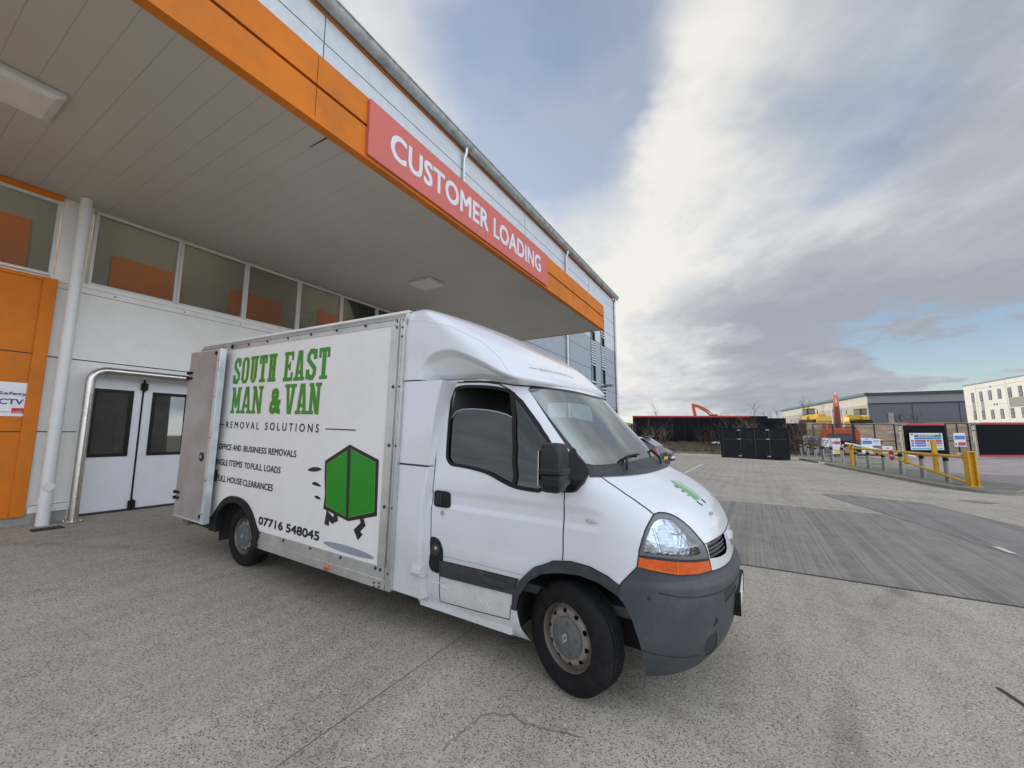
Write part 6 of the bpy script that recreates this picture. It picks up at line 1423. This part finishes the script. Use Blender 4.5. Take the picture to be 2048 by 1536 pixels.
# ---- dozers on the plateau
def dozer(lab, r_, d, rz):
    t = thing('bulldozer', lab, 'bulldozer', tuple(rd(r_, d, 3.60)), rz)
    m = MB(); m.box(-2.4, .4, -.7, .7, .9, 1.9); m.box(.3, 1.9, -.95, .95, .9, 1.6); m.build('bonnet', M_MYEL, t, bevel=.06)
    c = MB(); c.box(.35, 1.7, -.75, .75, 1.9, 3.05); c_ = c.build('cab', mat('machine_dark', (.05, .055, .06), .5), t, bevel=.05); m = MB(); m.box(.28, 1.77, -.6, .6, 2.05, 2.9); m.box(.5, 1.55, -.82, .82, 2.05, 2.9); m.build('cab_glass', mat('dozer_glass', (.16, .20, .22), .1), c_)
    m = MB(); m.box(.2, 1.85, -.85, .85, 3.05, 3.15); m.build('cab_roof', M_MYEL, t)
    for s in (-1, 1):
        m = MB(); m.prism([(-2.2, .35), (-2.0, 0), (1.6, 0), (2.0, .4), (1.6, .95), (-1.8, .8)], lambda x, z: (x, s * 1.25 - .28, z), lambda x, z: (x, s * 1.25 + .28, z)); m.build('track', M_UNDER, t)
    m = MB(); m.loft([[(-3.3 + o, y, z) for o, z in ((.15, .05), (-.05, .6), (.1, 1.35), (.25, 1.35), (.1, .6), (.3, .05))] for y in (-1.8, 1.8)]); m.build('blade', M_MYEL, t)
    m = MB()
    for s in (-1, 1): m.tube([(-3.1, s * 1.0, .5), (-.5, s * 1.5, .5)], .12, 6)
    m.tube([(-1.6, .3, 1.9), (-1.6, .3, 2.8)], .07, 6); m.build('push_arms', M_UNDER, t)
    return t
dozer('yellow bulldozer on the ridge left of the excavator boom', 57.9, 78, radians(120))
dozer('yellow bulldozer with black cab on the ridge right of the excavator boom', 67.0, 79, radians(35))
# ---- cones
for r_, d, z, lab in ((35.2, 39.2, .75, 'orange and white cone left of the grey gate post'), (35.55, 39.4, .75, 'orange and white cone beside the grey gate post'), (31.95, 39.5, -.1, 'orange and white cone right of the gate hinge line')):
    t = thing('traffic_cone', lab, 'cone', tuple(rd(r_, d, z)), group='cones inside the site')
    m = MB(); m.box(-.24, .24, -.24, .24, 0, .05); m.cyl((0, 0), .18, .05, .9, 14, .04); m.build('cone', M_EXC, t); m = MB(); m.cyl((0, 0), .150, .30, .50, 14, .118); m.cyl((0, 0), .098, .66, .78, 14, .08); m.build('white_bands', M_SIGNW, t)
# ---- far buildings
wd = Vector((-.185, .983, 0)).normalized(); we = Vector((.992, .124, 0)).normalized(); W0_ = Vector((25.876, 130.665, 0))
t = thing('warehouse', 'long low warehouse with cream gable and dark grey front on the skyline', 'warehouse', tuple(W0_))
def slabwall(name, mt, a0, a1, z0, z1, dirv, nrm, th=.3, off=0.0, par=t):
    m = MB(); P = []
    for z in (z0, z1):
        for q, o in ((a0, off), (a1, off), (a1, off - th), (a0, off - th)): v = dirv * q + nrm * o; P.append((v.x, v.y, z))
    m.add(P, [(0, 1, 2, 3), (4, 7, 6, 5), (0, 4, 5, 1), (1, 5, 6, 2), (2, 6, 7, 3), (3, 7, 4, 0)]); return m.build(name, mt, par)
nl = -we; nf = Vector((we.y, -we.x, 0))
M_CREAM = mat('cream_cladding', (.55, .53, .45), .6, var=.05, vscale=.3); M_BEIGE = mat('beige_cladding', (.42, .39, .34), .6, var=.05, vscale=.3)
slabwall('gable_band', M_CREAM, 0, 72, 9.05, 11.4, wd, nl); slabwall('gable_wall', M_BEIGE, 0, 72, 0, 9.05, wd, nl)
slabwall('gable_fascia', mat('teal_fascia', (.10, .20, .23), .5), -.5, 73, 11.35, 12.0, wd, nl, .8, .5)
slabwall('front_band', mat('mid_grey_cladding', (.27, .28, .30), .6, var=.06, vscale=.4), .02, 60, 9.35, 11.3, we, nf, .3, .3)
slabwall('front_wall', mat('dark_grey_cladding', (.15, .16, .185), .6, var=.08, vscale=.4), .02, 60, 0, 9.1, we, nf, .3, .3)
slabwall('front_rail', mat('navy_trim', (.02, .03, .06), .5), -.1, 60, 9.1, 9.35, we, nf, .4, .45)
slabwall('front_fascia', mat('charcoal_fascia', (.05, .06, .075), .5), -.5, 60, 11.2, 11.9, we, nf, .8, .6)
m = MB(); q = [wd * 0, we * 60, we * 60 + wd * 73, wd * 73]; m.add([(v.x, v.y, 11.9) for v in q], [(0, 1, 2, 3)]); m.build('roof', M_CLADG, t)
for a in (8.2, 16.5, 26.0):
    slabwall('panel_joint', M_GAP, a, a + .12, 0, 9.1, we, nf, .1, .33)
for a in (20, 40): slabwall('panel_joint', M_GAP, a, a + .12, 0, 9.0, wd, nl, .1, .03)
slabwall('pale_doorway', M_BEIGE, 3.6, 4.6, 2, 7.0, we, nf, .3, .5); slabwall('roller_door', M_SGREY, 5.0, 6.2, 3, 6.4, we, nf, .2, .38)
od = Vector((-.112, .994, 0)).normalized(); on_ = Vector((-.994, -.112, 0)).normalized(); O0 = Vector((35.123, 107.125, 0))
t = thing('office_block', 'cream white office block with two rows of narrow dark windows', 'building', tuple(O0))
M_OFF = mat('office_render', (.70, .69, .63), .6, var=.04, vscale=.5); M_INF = mat('grey_infill', (.30, .28, .27), .6, var=.1)
slabwall('wall', M_OFF, -40, 0, 0, 10.55, od, on_, .4, 0, t); slabwall('parapet', mat('parapet_trim', (.28, .29, .30), .5), -40, .1, 10.55, 10.75, od, on_, .5, .08, t)
m = MB(); q = [od * 0, od * -40, od * -40 - on_ * 20, -on_ * 20]; m.add([(v.x, v.y, z) for z in (0, 10.5) for v in q], [(0, 1, 5, 4), (1, 2, 6, 5), (2, 3, 7, 6), (3, 0, 4, 7), (4, 5, 6, 7)]); m.v = [(x - on_.x * .41, y - on_.y * .41, z) for x, y, z in m.v]; m.build('block', M_OFF, t)
M_OG = mat('office_glass', (.20, .21, .25), .08, var=.2, vscale=.7)
for row, z0, z1 in ((0, 7.55, 9.17), (1, 4.28, 5.85)):
    for k in range(9):
        a = -2.0 - k * 2.32 - (.0 if k < 4 else .05); b = a - .82
        w = slabwall('window', mat('office_frame', (.06, .06, .065), .5), b, a, z0, z1, od, on_, .2, .03, t)
        slabwall('pane', M_OG, b + .08, a - .08, z0 + .75, z1 - .08, od, on_, .05, .045, w); slabwall('pane', M_OG, b + .08, a - .08, z0 + .08, z0 + .68, od, on_, .05, .045, w)
for a, b in ((-2.85, -2.05), (-5.2, -4.42)): slabwall('infill_panel', M_INF, a, b, 5.87, 7.53, od, on_, .05, .02, t)
slabwall('infill_panel', M_INF, -20, -11.3, 6.0, 7.5, od, on_, .05, .02, t)
for z in (9.75, 6.65): slabwall('panel_joint', M_BEIGE, -40, -.2, z, z + .05, od, on_, .02, .012, t)
for a in (-3.5, -11.0, -17): slabwall('panel_joint', M_BEIGE, a, a + .05, .1, 10.4, od, on_, .02, .014, t)
for a, z in ((-7.4, 9.75), (-7.8, 6.7), (-8.5, 6.7)):
    slabwall('vent', M_SGREY, a - .16, a + .16, z - .14, z + .14, od, on_, .05, .05, t)
# ---- bare bushes and saplings
def twigs(seed, n, h, spread, mt, name, lab, loc, depth=3, up=1.0, grp=None, cat='bush', r0=.018):
    random.seed(seed); m = MB()
    def grow(p, d, ln, r, lv):
        pts = [p]; q = p.copy(); dd = d.copy()
        for k in range(3): dd = (dd + Vector((random.uniform(-.25, .25), random.uniform(-.25, .25), random.uniform(-.05, .2)))).normalized(); q = q + dd * ln / 3; pts.append(q.copy())
        m.tube(pts, [r, r * .8, r * .6, r * .35], 4, cap=False)
        if lv > 0:
            for _ in range(random.randint(2, 4)):
                b = pts[random.randint(1, 3)]; e = (dd + Vector((random.uniform(-.9, .9), random.uniform(-.9, .9), random.uniform(-.3, .6)))).normalized(); grow(b, e, ln * random.uniform(.45, .75), r * .6, lv - 1)
    for _ in range(n):
        a = random.uniform(0, 6.3); s = random.uniform(0, spread); d = Vector((cos(a) * random.uniform(.1, .9), sin(a) * random.uniform(.1, .9), up)).normalized()
        grow(Vector((cos(a) * s, sin(a) * s, 0)), d, h * random.uniform(.4, .75), r0 * random.uniform(.7, 1.2), depth)
    o = m.build(name, mt, recalc=False); o.location = loc; return tag(o, lab, cat, grp)
twigs(1, 34, 2.6, 1.3, M_TWIGL, 'bare_bush', 'large bare brown bush left of the weathered notice', tuple(rd(25.6, 36.0, -.1)), r0=.03)
twigs(2, 26, 2.6, 1.0, M_TWIG, 'bare_bush', 'bare dark bush behind the right end of the steel container', tuple(rd(23.6, 36.2, .0)), r0=.02)
twigs(3, 24, 2.3, 1.0, M_TWIGL, 'bare_bush', 'tangle of dry twigs above the steel container roof', tuple(rd(20.6, 36.6, .75)))
twigs(4, 26, 1.9, 1.3, M_TWIGL, 'bare_bush', 'dry shrub on the bank behind the dark hatchback', tuple(rd(13.3, 37.2, .75)), up=.7)
twigs(5, 30, 1.8, 1.5, M_TWIG, 'bare_bush', 'dark shrub on the bank left of the steel container', tuple(rd(18.3, 36.6, .65)), up=.7)
twigs(6, 7, 1.2, .5, M_TWIG, 'bare_bush', 'small leggy shrub at the foot of the bank beside the container', tuple(rd(18.7, 34.9, .25)))
twigs(12, 20, 1.6, .9, M_TWIG, 'bare_bush', 'low brown shrub at the verge corner left of the bollards', tuple(rd(26.2, 35.2, -.2)))
twigs(7, 3, 2.2, .2, M_TWIG, 'bare_sapling', 'wispy leaning sapling rising above the left of the hoarding', tuple(rd(14.6, 40.5, 3.1)), 2, 1.6, None, 'tree', .02)
twigs(8, 2, 3.0, .1, M_TWIG, 'bare_sapling', 'thin bare tree on the skyline left of the warehouse', tuple(rd(35.5, 60, 3.2)), 3, 2.0, None, 'tree', .035)
twigs(9, 4, 4.5, 1.2, M_TWIG, 'bare_tree', 'bare scrub tree before the left end of the cream gable', tuple(rd(66, 92, 3.6)), 3, 1.2, None, 'tree', .05)
twigs(10, 8, 3.2, 2.4, M_TWIG, 'bare_bush', 'bare thicket before the dark warehouse front', tuple(rd(84, 86, 3.6)), 3, 1.0, None, 'bush', .045)
twigs(11, 8, 2.6, 2.2, M_TWIG, 'bare_bush', 'bare thicket left of the first bulldozer', tuple(rd(50, 76, 3.4)), 3, 1.0, None, 'bush', .04)
twigs(13, 5, 4.0, 1.2, M_TWIG, 'bare_tree', 'faint bare tree top behind the warehouse roof', tuple(rd(95, 130, 9.2)), 3, 1.4, None, 'tree', .06)
# litter caught on the bank
for r_, d, z, s, lab in ((17.75, 35.6, .86, .35, 'white plastic sheet caught on the bank shrub'), (19.0, 35.0, .55, .25, 'small pale scrap of litter on the bank near the container'), (42.4 - 2.2, 36.7, -.15, .3, 'white bag lying below the narrow mesh bay')):
    random.seed(int(r_ * 10)); m = MB(); n = 5
    m.v = [((i - 2) * s / 2.5 + random.uniform(-.05, .05), (j - 2) * s / 5 + random.uniform(-.05, .05), random.uniform(0, .22)) for j in range(n) for i in range(n)]
    m.f = [(j * n + i, j * n + i + 1, (j + 1) * n + i + 1, (j + 1) * n + i) for j in range(n - 1) for i in range(n - 1)]
    o = m.build('litter', M_SIGNW); o.location = rd(r_, d, z); tag(o, lab, 'litter')
# ---- parked cars
def car(lab, loc, rz, paint, suv=False, grille=False):
    """x forward, origin on the ground at the middle"""
    t = thing('parked_car', lab, 'car', loc, rz, 'cars parked along the bay line')
    S = [(-2.10, .45, .72, .72, .60), (-2.06, .30, .86, .87, .74), (-1.95, .24, .98, 1.02, .80), (-1.72, .22, 1.0, 1.18, .86), (-1.30, .20, 1.0, 1.40, .88), (-.8, .20, .99, 1.46, .89), (-.1, .20, .98, 1.47, .89), (.45, .20, .96, 1.38, .89), (1.00, .20, .94, 1.06, .88), (1.25, .20, .92, .97, .87), (1.7, .22, .84, .86, .84), (2.0, .26, .74, .75, .74), (2.12, .40, .60, .62, .58)]
    body = MB(); rings = []
    for x, zb, zw, zr, w in S:
        wr = w * (.74 if zr > zw + .1 else .86)
        rings.append([(x, -w * .92, zb), (x, -w, (zb + zw) / 2), (x, -w * .97, zw), (x, -wr, zr - .05), (x, -wr * .8, zr), (x, wr * .8, zr), (x, wr, zr - .05), (x, w * .97, zw), (x, w, (zb + zw) / 2), (x, w * .92, zb)])
    body.loft(rings); b = body.build('body', paint, t, smooth='auto')
    md = b.modifiers.new('smooth', 'SUBSURF'); md.levels = 1; md.render_levels = 2
    G = mat('car_glass', (.03, .035, .04), .05, var=.05, coat=1.0)
    gl_ = glass('hatch_glass', (.35, .40, .40), .3)
    for s in (-1, 1):
        for pl in ([(-1.62, 1.04), (-1.20, 1.03), (-1.15, 1.34), (-1.34, 1.30)], [(-1.12, 1.03), (-.25, 1.02), (-.25, 1.38), (-1.08, 1.36)], [(-.18, 1.02), (.80, 1.0), (.40, 1.30), (-.18, 1.38)]):
            m = MB(); f = lambda x, z, o: (x, s * (.895 - (z - 1.0) * .52 + o), z)
            m.prism(smoothpoly(pl, 3), lambda x, z: f(x, z, .012), lambda x, z: f(x, z, -.05)); m.build('side_window', mat('side_glass_pale', (.30, .34, .34), .12, coat=1.0) if pl[0][0] < -1.5 else G, t)
    m = MB(); m.loft([[(-1.86, y, 1.04), (-1.38, y * .9, 1.375), (-1.41, y * .9, 1.39), (-1.90, y, 1.055)] for y in (-.66, 0, .66)]); m.build('rear_window', mat('sky_glass', (.25, .27, .29), .08, coat=1.0), t)
    m = MB(); m.box(-1.55, -1.25, -.60, .60, 1.425, 1.455); m.build('spoiler', paint, t, bevel=.012)
    m = MB(); m.loft([[(1.02, y, .99), (.46, y * .86, 1.36), (.44, y * .86, 1.33), (.98, y, .96)] for y in (-.68, 0, .68)]); m.build('windscreen', G, t)
    for s in (-1, 1):
        m = MB(); m.loft([[(-2.04 + o, s * y, z) for z, o in ((.76, -.03), (.95, .05), (.95, .12), (.76, .1))] for y in (.50, .70, .83)] + [[(-1.80 + o, s * .885, z) for z, o in ((.80, -.02), (.95, 0), (.95, .05), (.80, .05))]]); m.build('tail_light', M_REDL, t)
        m = MB(); m.loft([[(2.05 - o, s * y, z) for z, o in ((.56, 0), (.68, .06), (.68, .2), (.56, .2))] for y in (.45, .62, .74)]); m.build('headlight', M_CHROME, t)
    m = MB(); m.box(-2.16, -2.13, -.26, .26, .52, .63) ; m.build('rear_plate', M_SYEL, t)
    m = MB(); m.box(-2.14, -2.0, -.72, .72, .26, .46); m.build('rear_bumper', M_GREYP, t, bevel=.03)
    m = MB(); m.box(2.10, 2.16, -.26, .26, .40, .51); m.build('front_plate', M_SIGNW, t)
    m = MB(); m.box(2.02, 2.13, -.55, .55, .30, .38); m.box(2.02, 2.12, -.40, .40, .52, .62); gr = m.build('front_grille', M_BLACK, t)
    if grille: m = MB(); [m.box(2.125, 2.135, -.36, .36, z, z + .014) for z in (.53, .56, .59)]; m.build('grille_bars', M_ALU, gr)
    m = MB(); 
    wl = None
    for x in (-1.30, 1.28):
        for s in (-1, 1):
            if wl is None:
                w_ = MB(); mp = lambda a, b_, h_: (a, h_, b_); w_.lathe([(.20, -.08), (.22, -.10), (.29, -.10), (.315, -.07), (.315, .08), (.20, .10)], mp, 28); wl = w_.build('wheel', M_RUBBER, t, smooth='auto')
                r_ = MB(); r_.lathe([(.205, -.085), (.19, -.06), (.05, -.075), (.0, -.075)], mp, 24); r_.build('rim', M_ALU, wl, smooth='auto'); o = wl
            else: o = dup(wl, t)
            o.location = (x, s * .76, .315); o.rotation_euler = (0, 0, 0 if s < 0 else pi)
    for s in (-1, 1):
        m = MB(); m.box(.55, .72, s * .90 - .0, s * .90 + s * .17, .98, 1.10); m.build('mirror', M_BLACK, t, bevel=.02)
    return t
P_GREY = mat('charcoal_car_paint', (.045, .05, .06), .3, .3, var=.05, coat=1.0); P_BLK = mat('black_car_paint', (.012, .014, .018), .25, .2, var=.05, coat=1.0)
car('dark grey hatchback with red tail light, tail towards the yard beside the van', (-5.12, 17.75, gz(-5.1)), radians(180 - 4), P_GREY)
car('black car with bright grille bars parked nose out behind the grey hatchback', (-5.28, 20.55, gz(-5.2)), radians(-3), P_BLK, grille=True)
